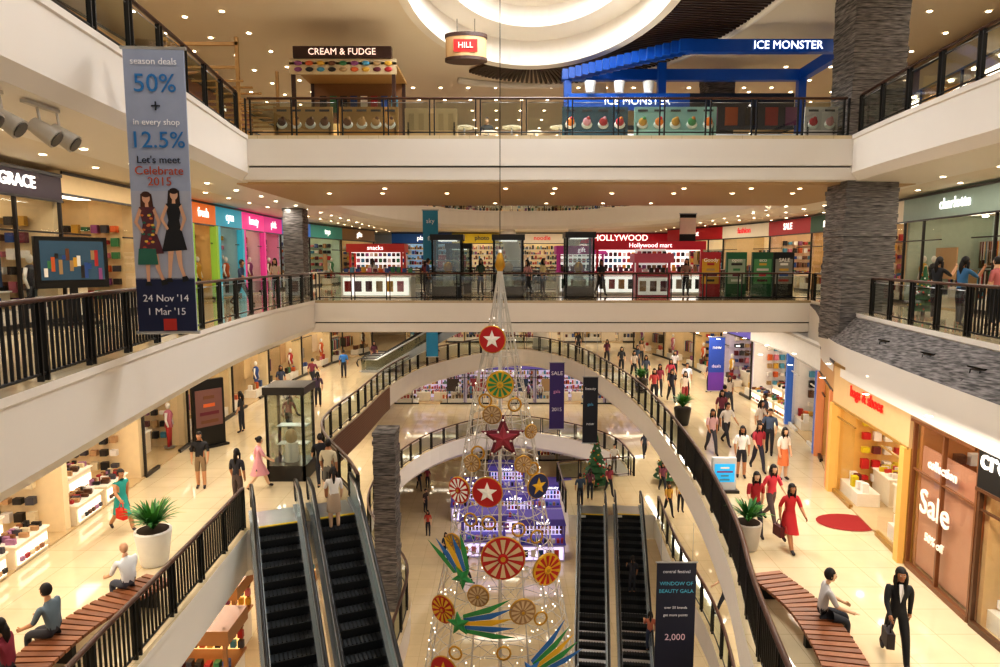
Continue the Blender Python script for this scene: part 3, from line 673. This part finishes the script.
PE=[
(-9.7,16.5,Z1,60,dict(pose='walk',top='2f9c94',kind='dress',bag='d02818',hair='bun',sleeve=.1)),
(-9.1,19.7,Z1,10,dict(top='1c1a1c',bot='8a7458',kind='shorts',hair='short',h=1.72)),
(-7.35,18.1,Z1,170,dict(top='2c2a30',bot='5a4a44',hair='long')),
(-7.3,19.6,Z1,120,dict(pose='walk',top='e2a0a8',kind='dress',hair='bun')),
(-5.5,19.9,Z1,200,dict(pose='walk2',top='1e1e24',bot='26262c',hair='short')),
(-4.95,18.7,Z1,170,dict(top='cfc2a4',bot='7a7468',kind='shorts',hair='short',h=1.74)),
(-4.35,16.9,Z1-.15,-160,dict(pose='ride',top='e8e2dc',bot='b09a84',kind='skirt',hair='long')),
(-11.0,33,Z1,40,dict(top='303a50')),(-10.2,35.8,Z1,160,dict(pose='walk',top='7a3040',hair='short')),(-9.2,38.8,Z1,200,dict(top='3a7ac0',hair='short')),
(-9.3,29,Z1,100,dict(pose='walk',top='d8d0c8',bot='384050')),(-8.6,31,Z1,200,dict(top='4a3a50')),(-8.4,26,Z1,180,dict(pose='walk',top='802838',bot='303038')),
(6.85,10.9,Z1,-15,dict(pose='walk',top='1a191d',bot='18181c',sleeve=1,hair='long',h=1.72,name='businesswoman',bag='2a2024')),
(6.93,15.4,Z1,10,dict(pose='walk2',top='b8262c',kind='dress',hair='long',bag='5a1c20')),
(6.45,16.3,Z1,-5,dict(pose='walk',top='a02028',bot='30303c',hair='long')),(7.1,16.9,Z1,20,dict(pose='walk2',top='c83a48',bot='584848',hair='long')),
(7.7,20.7,Z1,-10,dict(top='e8e4e0',bot='2c2c34',kind='shorts',hair='long')),(8.5,21.4,Z1,0,dict(pose='walk',top='a83040',bot='303040',hair='long')),
(8.95,20.5,Z1,20,dict(top='f0e6dc',bot='e08050',kind='skirt',hair='long')),(8.5,24.5,Z1,20,dict(pose='walk2',top='d8d0c8',bot='303038',hair='short')),
(7.6,23.4,Z1,0,dict(pose='walk',top='c8a0a0',bot='404048')),(9.6,23.2,Z1,-30,dict(pose='carry',top='50607a',hair='short')),(9.0,26.6,Z1,0,dict(top='7a3a4a')),(9.9,24.9,Z1,40,dict(pose='walk2',top='e8dcd0',bot='5a4a40')),
(10.5,25.9,Z1,-90,dict(top='4a4a58',hair='short')),(8.4,32.2,Z1,0,dict(pose='walk',top='2a2a34')),(8.1,33.4,Z1,10,dict(top='8a3040')),(8.9,31.6,Z1,-10,dict(pose='walk2',top='e0d0c0',bot='a04040')),(7.5,32.0,Z1,0,dict(top='c04848')),(9.6,33.8,Z1,0,dict(top='e0e0e8',hair='short')),
(8.1,36.6,Z1,0,dict(top='505868')),(7.9,38.9,Z1,0,dict(pose='walk',top='c8b8a8')),(7.4,40.2,Z1,0,dict(top='3a3a40')),(9.6,28,Z1,180,dict(pose='walk',top='404858',hair='short')),
(8.1,31,Z0,10,dict(pose='walk',top='d0a040',bot='303038')),(8.8,31.4,Z0,0,dict(top='e0b850',bot='2a2a30')),
(4.6,33,Z0,170,dict(top='704050')),(4.0,32.2,Z0,190,dict(top='3a4a60',hair='short')),(5.7,33.8,Z0,10,dict(pose='walk',top='a04050')),
(6.6,37.5,Z0,0,dict(top='e0d8d0',hair='short')),(9.6,38,Z0,20,dict(pose='walk',top='5a5a68')),(9.2,27,Z0,90,dict(top='3a3a48',pose='lean')),
(5.7,27.4,Z0-2.1,175,dict(top='2c2c34',pose='ride')),(6.0,25.2,Z0-3.4,175,dict(top='b06850',pose='ride',bot='384058')),
(-6.2,49.5,ZB,20,dict(pose='walk',top='303038')),(-5.6,50,ZB,0,dict(top='a04050')),(-3.2,37.5,ZB,40,dict(top='384050')),(-2.4,46,ZB,40,dict(pose='walk',top='d0c8c0')),
(-6.0,31.5,0,180,dict(top='c8c0b8')),(-3.3,30.6,0,90,dict(top='3a4a70',hair='short')),(1.3,31,0,-60,dict(top='d8a0a0',pose='walk')),(2.0,31.2,0,60,dict(top='e8d8a0')),
(4.6,30.6,0,20,dict(pose='walk',top='303840')),(8.4,30.2,0,0,dict(top='a08070')),(-3.6,32.4,0,150,dict(top='703038')),(-.9,30.8,0,30,dict(top='506a58')),
(11.5,17.6,0,100,dict(pose='phone',top='18181c',hair='long')),(11.2,16.2,0,90,dict(top='3a6a90',hair='long',pose='phone')),(11.9,16.0,0,200,dict(top='c07070',hair='bun')),
(-8.6,18,Z3,90,dict(pose='lean',top='40a0b0',hair='short')),(-.5,26,Z3,0,dict(top='383838',hair='short')),(-2,25,Z3,90,dict(top='804040')),
(-9.3,24,0,90,dict(pose='walk',top='405070',hair='short')),(-9.4,28,0,0,dict(top='c8b0a0')),
(10.6,30.4,Z1,0,dict(pose='walk',top='c0b0a0')),(11.0,34.5,Z1,200,dict(top='584050')),(9.2,35.6,Z1,10,dict(pose='walk2',top='b84050')),(10.2,38.5,Z1,0,dict(top='d8d0d0')),(8.6,41.5,Z1,20,dict(pose='walk',top='384858')),(9.4,44,Z1,0,dict(top='a08060')),(7.2,44.5,Z1,0,dict(pose='walk',top='602838')),(5.8,49,Z1,0,dict(top='303038')),(3.2,53,Z1,0,dict(pose='walk',top='b09080')),(-1.5,53.2,Z1,0,dict(top='404858')),(-5,50.5,Z1,60,dict(pose='walk',top='d0c0b0')),(-8.2,43,Z1,30,dict(top='683848')),(-10.4,26.3,Z1,-90,dict(top='303030')),
(8.6,34.2,Z0,0,dict(pose='walk',top='804858')),(10.4,33.2,Z0,0,dict(top='d0c8c0',hair='short')),(9.0,40.5,Z0,0,dict(pose='walk2',top='303848')),(10.5,42,Z0,0,dict(top='a05048')),(8.5,24.3,Z0,90,dict(top='c8b8b0')),(7.8,22,Z0,-90,dict(pose='walk',top='384050')),
(-4.6,41,ZB,0,dict(top='b84838')),(-1.8,34.5,ZB,90,dict(pose='walk',top='303040')),(2.0,40.3,ZB,0,dict(top='d8d8d8')),(-5.2,45,ZB,60,dict(top='504038',hair='short')),
]
for x,y,z,rz,kw in PE: person(x,y,z,rz,**kw)
def bench(name,pts,z,w=.75):
    b=MB();P=resample(pts,.16);WD=M('7a4a2e',.45);WD2=M('925c3a',.45);n=len(P)
    for i,p in enumerate(P):
        d=P[min(i+1,n-1)]-P[max(i-1,0)];a=math.atan2(d.y,d.x);b.box((p.x,p.y,z+.42),(.12,w,.06),WD if i%2 else WD2,rz=a)
    ab=math.atan2(P[-1].y-P[0].y,P[-1].x-P[0].x)+1.57
    for s in(-.28,.28):
        b.tube([(p.x+s*math.cos(ab),p.y+s*math.sin(ab),z+.36) for p in P],.035,BLK,4)
    for t in(.08,.5,.92):
        p=P[int(t*(n-1))];b.box((p.x,p.y,z+.18),(.1,w*.7,.36),BLK,rz=ab-1.57)
    return b.obj(name)
bench('slatted_bench',spline([(-7.0,13.0),(-7.5,11.6),(-7.6,10.2),(-7.4,8.6)]),Z1)
bench('slatted_bench',spline([(5.5,13.2),(5.75,11.9),(5.65,10.6),(5.4,9.4)]),Z1)
person(-7.7,10.9,Z1,-95,pose='sit',top='6a7a84',bot='3a3c44',hair='short',name='seated_man',h=1.72)
person(-7.35,12.6,Z1,-120,pose='sit',top='eef0f0',bot='4a5060',hair='bald',name='seated_man',h=1.7)
person(-7.75,9.9,Z1,-85,pose='sit',top='8a3040',bot='3a3c44',name='seated_woman')
person(5.85,11.5,Z1,75,pose='sit',top='b9b4b2',bot='30323a',hair='short',name='seated_man',h=1.72)
# ------------------------------------------------------------ plants, fixtures, banners, kiosks
def plant(x,y,z,s=1,pot='e8e4dc'):
    b=MB();PM=M(pot,.35);G=M('2f6b2c',.5);G2=M('4c8a3a',.5)
    b.tube([(0,0,0),(0,0,.05),(0,0,.7),(0,0,.74)],[.24,.27,.36,.36],PM,16);b.cyl((0,0,.70),(0,0,.75),.31,.31,M('3a2a1c',.9),14)
    for i in range(110):
        a=R()*6.283;L=U(.4,.85);k=U(.3,.95)
        d=Vector((math.cos(a),math.sin(a),0));sdv=Vector((-d.y,d.x,0));vv=[]
        for t in range(6):
            u=t/5;c=d*(L*u*k)+Vector((0,0,.75+L*(u*1.1-u*u*.75*k)));w=.035*math.sin(math.pi*(u*.85+.12))
            vv+=[c-sdv*w,c+sdv*w]
        b.add(vv,[(2*t,2*t+1,2*t+3,2*t+2) for t in range(5)],G if i%2 else G2,True)
    o=b.obj('potted_palm',loc=(x,y,z),recalc=False);o.scale=(s,s,s)
plant(-7.9,14.6,Z1,1.1);plant(5.95,15.4,Z1,.9,'b8b0a4');plant(7.7,27.6,Z1,1,'302c28');plant(-8.6,17,0,.8);plant(7.4,34.5,Z1,1,'302c28')
def xmas(x,y,z,s):
    b=MB();G=M('2a5a34',.7)
    for i in range(7):
        r=.75-.1*i;z0=.3+i*.3;b.cyl((0,0,z0),(0,0,z0+.5),r,.05,G,14,sm=False)
    for i in range(60):
        t=R();a=R()*6.28;r=.72*(1-t)+.05;b.sph((math.cos(a)*r,math.sin(a)*r,.4+t*2),.05,random.choice([RED,GOLD,WHT]),6,4)
    b.cyl((0,0,0),(0,0,.35),.1,.1,M('503020',.7),8);o=b.obj('decorated_fir_tree',loc=(x,y,z),recalc=False);o.scale=(s,s,s)
xmas(12.2,19.2,0,.55);xmas(5.2,35,Z0,1.1);xmas(9.3,35.8,Z0,1.1)
def banner(name,x,y,zt,zb,w,rz,bg,lines,top=None,cable=None):
    b=MB();B=M(bg,.6);h=zt-zb
    b.box((0,0,-h/2),(w,.03,h),B);b.cyl((-w/2-.04,0,0),(w/2+.04,0,0),.03,.03,STEEL,8);b.cyl((-w/2-.04,0,-h),(w/2+.04,0,-h),.03,.03,STEEL,8)
    if cable:
        for s in(-1,1): b.cyl((s*w*.4,0,0),(s*w*.4,0,cable-zt),.008,.008,STEEL,4)
    if top:
        for (z0,z1,c) in top: b.box((0,-.012,-(z0+z1)/2),(w,.012,z1-z0),M(c,.6))
    o=b.obj(name,loc=(x,y,zt),rz=math.radians(rz))
    for s,zz,sz,c in lines: text(s,(0,-.03,-zz),sz,M(c,.5),parent=o,ext=.003,name='banner_text')
    return o
bn=banner('hanging_promotion_banner',-5.75,11.5,5.1,.36,.98,4,'9ca6be',[('season deals',.22,.15,'f6f6fa'),('50%',.58,.42,'2a78b8'),('+',.95,.3,'20242e'),('in every shop',1.2,.14,'f6f6fa'),('12.5%',1.5,.38,'2a78b8'),("Let's meet",1.82,.17,'20242e'),('Celebrate',2.0,.2,'b84c1c'),('2015',2.18,.2,'b84c1c'),("24 Nov '14",4.15,.17,'e8e8f0'),('-',4.27,.12,'e8e8f0'),("1 Mar '15",4.38,.17,'e8e8f0')],top=[(2.33,3.82,'a8acbc'),(3.8,4.74,'1b2448')])
b=MB()
def F(pts,m,y=-.03): b.poly([(x,y,z) for x,z in pts],m)
def circ(cx,cz,rx,rz_,m,y): b.poly([(cx+math.cos(t*.45)*rx,y,cz+math.sin(t*.45)*rz_) for t in range(14)],m)
def model(cx,zt,dress,hairc,sk,lean,pattern=None):
    q=lambda l:[(cx+x+lean*(z),zt+z) for x,z in l]
    F(q([(-.09,-.02),(.09,-.02),(.11,-.3),(-.11,-.3)]),hairc,-.029)
    circ(cx,zt-.09,.065,.09,sk,-.031);circ(cx,zt-.03,.075,.05,hairc,-.032)
    F(q([(-.025,-.16),(.025,-.16),(.03,-.24),(-.03,-.24)]),sk,-.0305)
    F(q([(-.13,-.24),(.13,-.24),(.12,-.35),(.09,-.52),(.12,-.66),(.22,-1.02),(-.2,-1.05),(-.12,-.66),(-.09,-.52),(-.12,-.35)]),dress,-.033)
    if pattern:
        for t in range(26): circ(cx+U(-.1,.1)+0,zt-U(.3,1.0),.03,.02,random.choice(pattern),-.0335-.0001*t)
    F(q([(-.13,-.25),(-.09,-.3),(-.17,-.5),(-.08,-.66),(-.11,-.69),(-.23,-.5)]),sk,-.037)
    F(q([(.13,-.25),(.09,-.3),(.15,-.5),(.1,-.68),(.13,-.7),(.21,-.5)]),sk,-.037)
    F(q([(-.1,-1.0),(0,-1.0),(-.03,-1.25),(-.05,-1.5),(-.1,-1.5),(-.1,-1.25)]),sk,-.032);F(q([(.02,-1.0),(.12,-1.0),(.14,-1.3),(.2,-1.48),(.15,-1.5),(.07,-1.28)]),sk,-.032)
    F(q([(-.12,-1.5),(-.04,-1.5),(-.02,-1.57),(-.13,-1.57)]),BLK,-.033);F(q([(.13,-1.48),(.21,-1.46),(.25,-1.54),(.14,-1.57)]),BLK,-.033)
model(-.24,-2.36,M('5a2a34',.6),M('4a2818',.6),M('d2a184',.6),-.03,[M('c8703a',.6),M('2c6a58',.6),M('e0b848',.6),M('b8342c',.6)])
model(.22,-2.3,M('15161c',.6),M('2a1810',.6),M('d8aa8c',.6),.04)
F([(-.4,-3.3),(-.12,-3.3),(-.09,-3.57),(-.43,-3.57)],M('2c6a58',.6),-.039);F([(-.06,-4.5),(.16,-4.5),(.16,-4.7),(-.06,-4.7)],M('b8342c',.6),-.03)
b.obj('banner_print',parent=bn,recalc=False)
banner('hanging_banner',3.1,35.8,-3.9,-7.6,.8,0,'3a2a6a',[('SALE',.6,.3,'e8e0f0'),('gala',1.6,.25,'e0a0d0'),('2015',2.6,.28,'e8e0f0')],cable=-1.35)
banner('hanging_banner',4.55,33,-4.2,-7.6,.75,0,'1c1e2c',[('beauty',.6,.2,'e8e8f0'),('gala',1.4,.2,'60b0e0'),('now',2.4,.22,'e8e8f0')],cable=-1.35)
banner('hanging_banner',5.6,20.2,-7.9,-12.1,1.25,0,'1e2236',[('central festival',.3,.15,'d8dce8'),('WINDOW OF',.7,.17,'58b8d8'),('BEAUTY GALA',.95,.17,'58b8d8'),('over 50 brands',1.5,.12,'e8e8f0'),('get more points',1.75,.12,'e8e8f0'),('2,000',2.5,.3,'e8c8d8')],cable=-6.6)
banner('hanging_banner',10.3,31.4,-2.0,-4.6,.75,0,'2a48a0',[('new',.5,.25,'ffffff'),('deals',1.4,.22,'f0e0ff')],top=[(1.7,2.6,'6a3aa0')])
banner('hanging_banner',-3.2,31,3.9,1.6,.7,0,'3a94b8',[('sky',.5,.3,'ffffff'),('fly',1.3,.3,'ffffff')])
banner('hanging_banner',-4.1,40,-1.5,-4.2,.7,0,'2a8ab8',[('new',.6,.3,'ffffff')])
banner('hanging_banner',9.3,33.4,3.9,2.0,.8,0,'101014',[('style',1.5,.2,'f0f0f0')],top=[(.2,1.0,'e8d4c4')])
def vitrine(x,y,z,w=1.3,h=2.7,rz=0,name='display_vitrine'):
    b=MB()
    b.box((0,0,.25),(w,w,.5),BLK2);b.box((0,0,h-.12),(w+.1,w+.1,.24),BLK2)
    for i in(-1,1):
        for j in(-1,1): b.box((i*(w/2-.04),j*(w/2-.04),h/2),(.08,.08,h),BLK)
    for s in(-1,1):
        b.poly([(-w/2,s*w/2,.5),(w/2,s*w/2,.5),(w/2,s*w/2,h-.24),(-w/2,s*w/2,h-.24)],GLASS);b.poly([(s*w/2,-w/2,.5),(s*w/2,w/2,.5),(s*w/2,w/2,h-.24),(s*w/2,-w/2,h-.24)],GLASS)
    b.cyl((0,0,.5),(0,0,1.1),.25,.2,WHT,12);b.sph((0,0,1.3),(.2,.15,.25),random.choice([WHT,GOLD,CRM]),10,7)
    b.box((0,0,h-.26),(w*.6,w*.6,.03),LWH)
    for zz in(1.0,1.6): b.box((0,w*.25,zz),(w*.8,w*.35,.03),M('e0e4e4',.2))
    b.obj(name,loc=(x,y,z),rz=rz)
vitrine(-6.7,20.9,Z1,1.2,3.0);vitrine(-2.25,29,0,1.3,2.7);vitrine(.35,29,0,1.3,2.7);vitrine(3.4,29,0,1.2,2.8);vitrine(-2.0,33,0,1.2,2.4)
def kiosk(x,y,z,w,d,h,c,top='f8f4ee',sign='',rz=0,name='retail_kiosk',canopy=True,glow=.8,tc='ffffff',counter='f4f0ea'):
    b=MB();CM=M(c,.4,emit=.15);L=M(top,.5,emit=glow)
    b.box((0,0,.5),(w,d,1.0),M(counter,.4));b.box((0,-d/2-.02,.5),(w-.2,.03,.75),L);b.box((0,0,1.03),(w+.1,d+.1,.06),CM)
    for i in range(int(w/.45)): b.box((-w/2+.3+i*.45,-d/2-.04,.5),(.28,.01,.45),random.choice(GM))
    for i in range(int(w/.25)): b.box((-w/2+.2+i*.25,-d/2+.2,1.18),(.16,.2,U(.1,.3)),random.choice(GM))
    if canopy:
        for i in(-1,1):
            for j in(-1,1): b.box((i*(w/2-.06),j*(d/2-.06),h/2),(.1,.1,h),CM)
        b.box((0,0,h-.2),(w+.2,d+.2,.4),CM);b.box((0,0,h-.42),(w-.2,d-.2,.03),L)
        b.box((0,d/2-.1,1.6),(w*.9,.08,1.0),L)
        for i in range(int(w/.22)):
            for zz in(1.3,1.6,1.9): b.box((-w/2+.25+i*.22,d/2-.2,zz),(.15,.12,.2),random.choice(GM))
    o=b.obj(name,loc=(x,y,z),rz=rz)
    if sign: text(sign,(0,-d/2-.13,h-.2),.3,M(tc,.5,emit=1.2),parent=o)
    return o
kiosk(-5.3,29.3,0,3.0,1.5,1.3,'b02428',canopy=False,glow=1.0,name='ice_cream_counter');kiosk(-6.0,33,0,2.6,1.2,2.4,'b83028',sign='snacks')
kiosk(7.0,32.2,0,5.0,1.6,2.5,'c02434',sign='Hollywood mart',glow=1.1);kiosk(3.9,32.8,0,2.2,1.2,2.3,'b83a88',sign='gift')
kiosk(6.6,29.2,0,1.5,.8,1.9,'b04a58',glow=.3,counter='b04a58',name='poster_stand')
def panel(x,y,z,w,h,c,c2,s='',name='poster_stand',lit=0,rz=0):
    b=MB();b.box((0,0,h/2+.05),(w,.16,h),M(c,.4));b.box((0,-.09,h*.6),(w*.85,.02,h*.55),M(c2,.4,emit=lit));b.box((0,0,.04),(w+.15,.4,.08),BLK2)
    for i in range(4): b.box((0,-.105,h*.4+i*h*.12),(w*U(.3,.7),.01,h*.05),random.choice(GM))
    o=b.obj(name,loc=(x,y,z),rz=rz)
    if s: text(s,(0,-.12,h*.85),.22,WHT,parent=o)
for x,c,c2,s in((8.9,'b02830','d0a030','Goody'),(10.0,'20603c','98a890','open'),(11.1,'1e5a3a','589860','eco'),(12.0,'141414','908f88','SALE')):
    panel(x,28.4,0,.85,1.9,c,c2,s)
panel(6.7,19.4,Z1,.7,1.0,'c8ccd0','2090c0',lit=1.0,name='lit_info_totem')
panel(-10.8,24.2,Z1,1.2,2.5,'141210','604038',lit=.4,name='advertising_totem',rz=.9)
b=MB();b.box((0,0,1.55),(1.6,.14,1.25),BLK2);b.box((0,-.08,1.6),(1.4,.02,.95),M('3a5060',.2,emit=.3))
for i in range(16): b.box((-.6+i*.08,-.095,1.25+U(0,.5)),(.08,.01,U(.1,.4)),random.choice(GM))
b.box((0,0,.5),(.15,.12,.9),BLK2);b.box((0,0,.04),(.9,.5,.08),BLK2);b.obj('display_screen',loc=(-10.6,16.6,0),rz=.9)
for (x,y) in((-2,44),(1,42),(3.5,44),(.5,48),(-1,38.5),(2.5,38)):
    kiosk(x,y,ZB,2.6,1.4,2.6,'54489a',top='dcd0ff',sign='beauty',glow=1.0,name='cosmetics_kiosk',counter='c4bcdc')
for (x,y) in((-9.0,20.0),(-7.4,22.5),(-8.3,17.6)): kiosk(x,y,Z0,1.8,1.2,2.3,'8a5a30',top='ffd088',glow=1.2,name='jewellery_counter')
# upper bridge cafes
b=MB();BL=M('0a489c',.3,emit=.12);DB=M('1c2c44',.4)
for (x,y) in((2.7,27.6),(12.05,24),(12.05,27.6),(6.2,26.5)): b.box((x,y,Z3+1.9),(.3,.3,3.8),BL)
b.box((9.3,24,Z3+3.65),(5.8,.3,.42),BL);b.box((7.4,27.6,Z3+3.65),(9.4,.3,.42),BL);b.box((12.05,25.8,Z3+3.65),(.3,3.9,.42),BL)
for t in range(17): b.box((6.4-3.7*t/16,24+3.6*t/16,Z3+3.65),(.45,.45,.4),BL)
b.box((8.1,26.4,Z3+.55),(7.2,.6,1.1),M('dfe8f0',.3))
b.box((4.9,26.2,Z3+2.3),(4.6,.2,.6),BL);b.box((7.4,27.4,Z3+2.2),(8.6,.1,1.4),DB)
for i in range(11): b.box((3.6+i*.8,27.3,Z3+2.0),(.5,.05,.7),random.choice(GM))
for i in range(3): b.cyl((3.4+i*1.1,26.0,Z3+2.6),(3.4+i*1.1,26.0,Z3+3.0),.16,.22,M('e8ecf0',.3),10)
o=b.obj('dessert_cafe_pergola');text('ICE MONSTER',(9.9,23.83,Z3+3.65),.38,M('ffffff',.5,emit=1.4),parent=o);text('ICE MONSTER',(5.2,26.08,Z3+2.3),.4,M('ffffff',.5,emit=1.4),parent=o)
def menu(x0,x1,y,bg,cols,name='menu_board'):
    b=MB();w=x1-x0;b.box((0,0,.5),(w,.06,.9),M(bg,.5));n=int(w/.42)
    for s in(-w/2+.1,w/2-.1): b.box((s,.12,.25),(.06,.3,.5),BLK)
    for i in range(n):
        cx=-w/2+.25+i*(w-.5)/max(1,n-1);m=M(random.choice(cols),.5)
        b.sph((cx,-.04,.42),(.17,.03,.13),WHT,10,6);b.sph((cx,-.06,.5),(.13,.03,.13),m,10,6);b.sph((cx+.04,-.07,.6),(.06,.02,.06),M(random.choice(cols),.5),8,5)
        b.box((cx,-.035,.84),(.3,.01,.06),M('3a3a44',.5))
    b.obj(name,loc=((x0+x1)/2,y,Z3))
menu(1.9,3.9,20.95,'3a5a68',['e08030','d8c040','c83a40','e8a0a8']);menu(4.1,6.6,20.95,'98c0b8',['e08030','d8a040','c83a40','50a060']);menu(9.3,10.3,20.95,'d8d0cc',['c83a40','e0a0a0'])
menu(-6.9,-5.1,20.95,'b89058',['7a4a28','c89860','5a3018']);menu(-4.9,-3.1,20.95,'b08448',['7a4a28','c89860','5a3018'])
b=MB();b.box((0,0,.48),(1.6,.06,.85),M('b89c70',.5))
for i in range(5): b.box((-.6+i*.3,-.04,.5),(.16,.01,.5),M('a0845a',.5))
for s in(-.7,.7): b.box((s,.12,.25),(.06,.3,.5),BLK)
b.obj('menu_board',loc=(-2.1,20.95,Z3))
b=MB();BR=M('3a2014',.5);TN=M('b08a54',.5)
b.box((-5.3,23.4,Z3+3.25),(3.3,.3,.38),BR);b.box((-5.3,24.6,Z3+2.9),(3.6,2.6,.08),TN);b.box((-5.3,23.35,Z3+2.8),(3.6,.1,.5),M('c8b490',.5))
for x in(-7,-3.6):
    for y in(23.4,25.8): b.box((x,y,Z3+1.5),(.12,.12,3),BR)
b.box((-5.3,25.8,Z3+1.9),(3.4,.08,2),M('8a6440',.5))
for i in range(9):
    for j in range(2): b.sph((-6.8+i*.38,23.28,Z3+2.7+j*.2),(.14,.03,.08),random.choice(GM),8,5)
for i in range(8): b.box((-6.6+i*.38,25.7,Z3+2.1),(.25,.04,.6),random.choice(GM))
b.box((-5.3,23.6,Z3+.55),(3.4,.7,1.1),M('8a5a34',.5));b.box((-5.3,23.2,Z3+.55),(3.2,.04,.7),M('e0b878',.5,emit=.4))
o=b.obj('dessert_kiosk');text('CREAM & FUDGE',(-5.3,23.22,Z3+3.25),.3,M('f0d0c0',.5,emit=1.0),parent=o)
b=MB()
for i in range(3):
    z=Z3+.62+i*.62
    for j in range(6): b.box((-9.3+i*.25,21.5+j*.8,z),(2.6-i*.5,.06,.06),TN)
for x in(-10.4,-8.2): b.box((x,21.6,Z3+1.6),(.1,.1,3.2),TN);b.box((x,25.4,Z3+1.6),(.1,.1,3.2),TN)
b.box((-9.3,21.6,Z3+3.0),(2.3,.1,.1),TN);b.box((-9.3,21.6,Z3+2.3),(2.3,.08,.08),TN);b.obj('timber_pergola')
b=MB()
def oval(z0,z1,m,k=1):
    n=28;vs=[(math.cos(2*math.pi*i/n)*.72*k,math.sin(2*math.pi*i/n)*.4*k,z) for z in(z0,z1) for i in range(n)];b.add(vs,[(i,(i+1)%n,n+(i+1)%n,n+i) for i in range(n)]+[tuple(range(n))[::-1],tuple(range(n,2*n))],m,False)
oval(-.4,-.3,BR);oval(-.3,.35,M('b89468',.4,emit=.15),.96);oval(.35,.47,BR);b.cyl((.3,0,.42),(.3,0,1.0),.012,.012,BLK,5);b.cyl((-.3,0,.42),(-.3,0,1.0),.012,.012,BLK,5)
b.box((0,-.385,.02),(.8,.02,.4),RED);o=b.obj('hanging_oval_sign',loc=(-1.15,23.5,8.7));text('HILL',(0,-.42,.02),.26,M('f4ecd8',.5,emit=.3),parent=o)
def spot(x,y,z,s,c,d,name='spotlight_fixture'):
    b=MB();m=M(c,.35,metal=.4);d=Vector(d).normalized()
    for k in(-.22,.22):
        o=Vector((0,k,0));b.cyl(o,o+d*.38,.11,.15,m,14);b.cyl(o+d*.38,o+d*.4,.12,.12,M('5a5650',.2),12);b.tube([o+d*.15,o+d*.1+Vector((0,0,.3))],.02,m,5)
    b.box((0,0,.3),(.1,.75,.05),m);ob=b.obj(name,loc=(x,y,z),recalc=False);ob.scale=(s,s,s)
for y in(9.2,10.4): spot(-6.95,y,3.62,1,'c8c4bc',(.7,.15,-.5))
for y in(12.6,14.6,17.0): spot(9.15+(y-11)*.17-.3,y,-.62,.6,'1a1816',(-.7,-.2,-.6))
for i in range(5):
    b=MB();b.cyl((0,0,.72),(0,0,.76),.33,.33,M('e8dcc8',.4),16);b.cyl((0,0,0),(0,0,.72),.03,.03,STEEL,8);b.cyl((0,0,0),(0,0,.03),.2,.2,STEEL,12);b.obj('cafe_table',loc=(-1.2+i*.8,23+.9*(i%2),Z3))
b=MB();b.poly([(math.cos(t*.3)*.8,math.sin(t*.3)*.6,.015) for t in range(21)],M('901414',.8));b.obj('red_door_mat',loc=(9.2,17.0,Z1))
# ------------------------------------------------------------ downlights
b=MB()
def dl(x,y,z,r=.075):
    b.add([(x+math.cos(k*.785)*r,y+math.sin(k*.785)*r,z) for k in range(8)],[tuple(range(8))],DL)
for zc_,xl,xr in((3.94,(-8.9,-10.2,-12.4,-14.5),(12.6,14,16)),(-1.36,(-9,-10.4),(8.2,9.4)),(-6.66,(-8,-9.3),(9,11)),(9.68,(-9,-10.5,-12,-14),(12,14,16))):
    for i in range(24):
        for x in xl+xr: dl(x+U(-.1,.1),6+i*2.1+(x%1),zc_)
for i in range(9):
    for y in(22,23.6,27.6):
        if R()<.6: dl(-6+i*2.0+U(-.3,.3),y,Z3-1.39)
for i in range(18):
    for j in range(9): dl(-8+i*1.3,32.5+j*2.4,9.68)
b.obj('ceiling_downlight_array',recalc=False)
# ------------------------------------------------------------ lights
def al(x,y,z,sx,sy,W,c=(1,.91,.79),rx=0):  # added area lamps that carry the light of downlights and skylight
    l=bpy.data.lights.new('added_area_light','AREA');l.shape='RECTANGLE';l.size=sx;l.size_y=sy;l.energy=W;l.color=c
    o=bpy.data.objects.new('added_area_light',l);col.objects.link(o);o.location=(x,y,z);o.rotation_euler=(rx,0,0)
for z in(9.6,3.9,-1.42,-6.72):
    for (x,y,L) in((-10 if z>0 else -8.9,16,18),(-9.6,36,16),(13 if z>0 else 7.9,14,18),(13.5 if z>0 else 10,36,16)):
        al(x,y,z,.2,L,(210 if z>9 else 280) if z>0 else 430)
    al(2,53.5,z,20,.2,300)
al(C.x,C.y,zr+2.4,3.8,7,1500,(.93,.96,1))
al(2,38,9.6,14,.3,260);al(2,9,9.6,14,.3,430,(1,.97,.94))
for x in(-5,2,9): al(x,24.5,Z3-1.42,.15,6,65);al(x,30.7,-1.42,.15,5,105)
al(0,40,-6.8,8,.2,200);al(-2,52,-10.7,14,.3,400);al(-9,25,-12,.2,18,280);al(8.5,25,-12,.2,12,170)
w=bpy.data.worlds.new('w');bpy.context.scene.world=w;w.use_nodes=True;w.node_tree.nodes['Background'].inputs[0].default_value=(.98,.97,.98,1);w.node_tree.nodes['Background'].inputs[1].default_value=.52
cam=bpy.data.cameras.new('camera');co=bpy.data.objects.new('camera',cam);col.objects.link(co);co.location=(0,0,1.6);cam.lens=24;cam.sensor_width=36;co.rotation_euler=(math.radians(90-6.25),0,0)
bpy.context.scene.camera=co
sc=bpy.context.scene;sc.view_settings.view_transform='Standard'
try: sc.view_settings.look='Medium High Contrast'
except Exception: pass
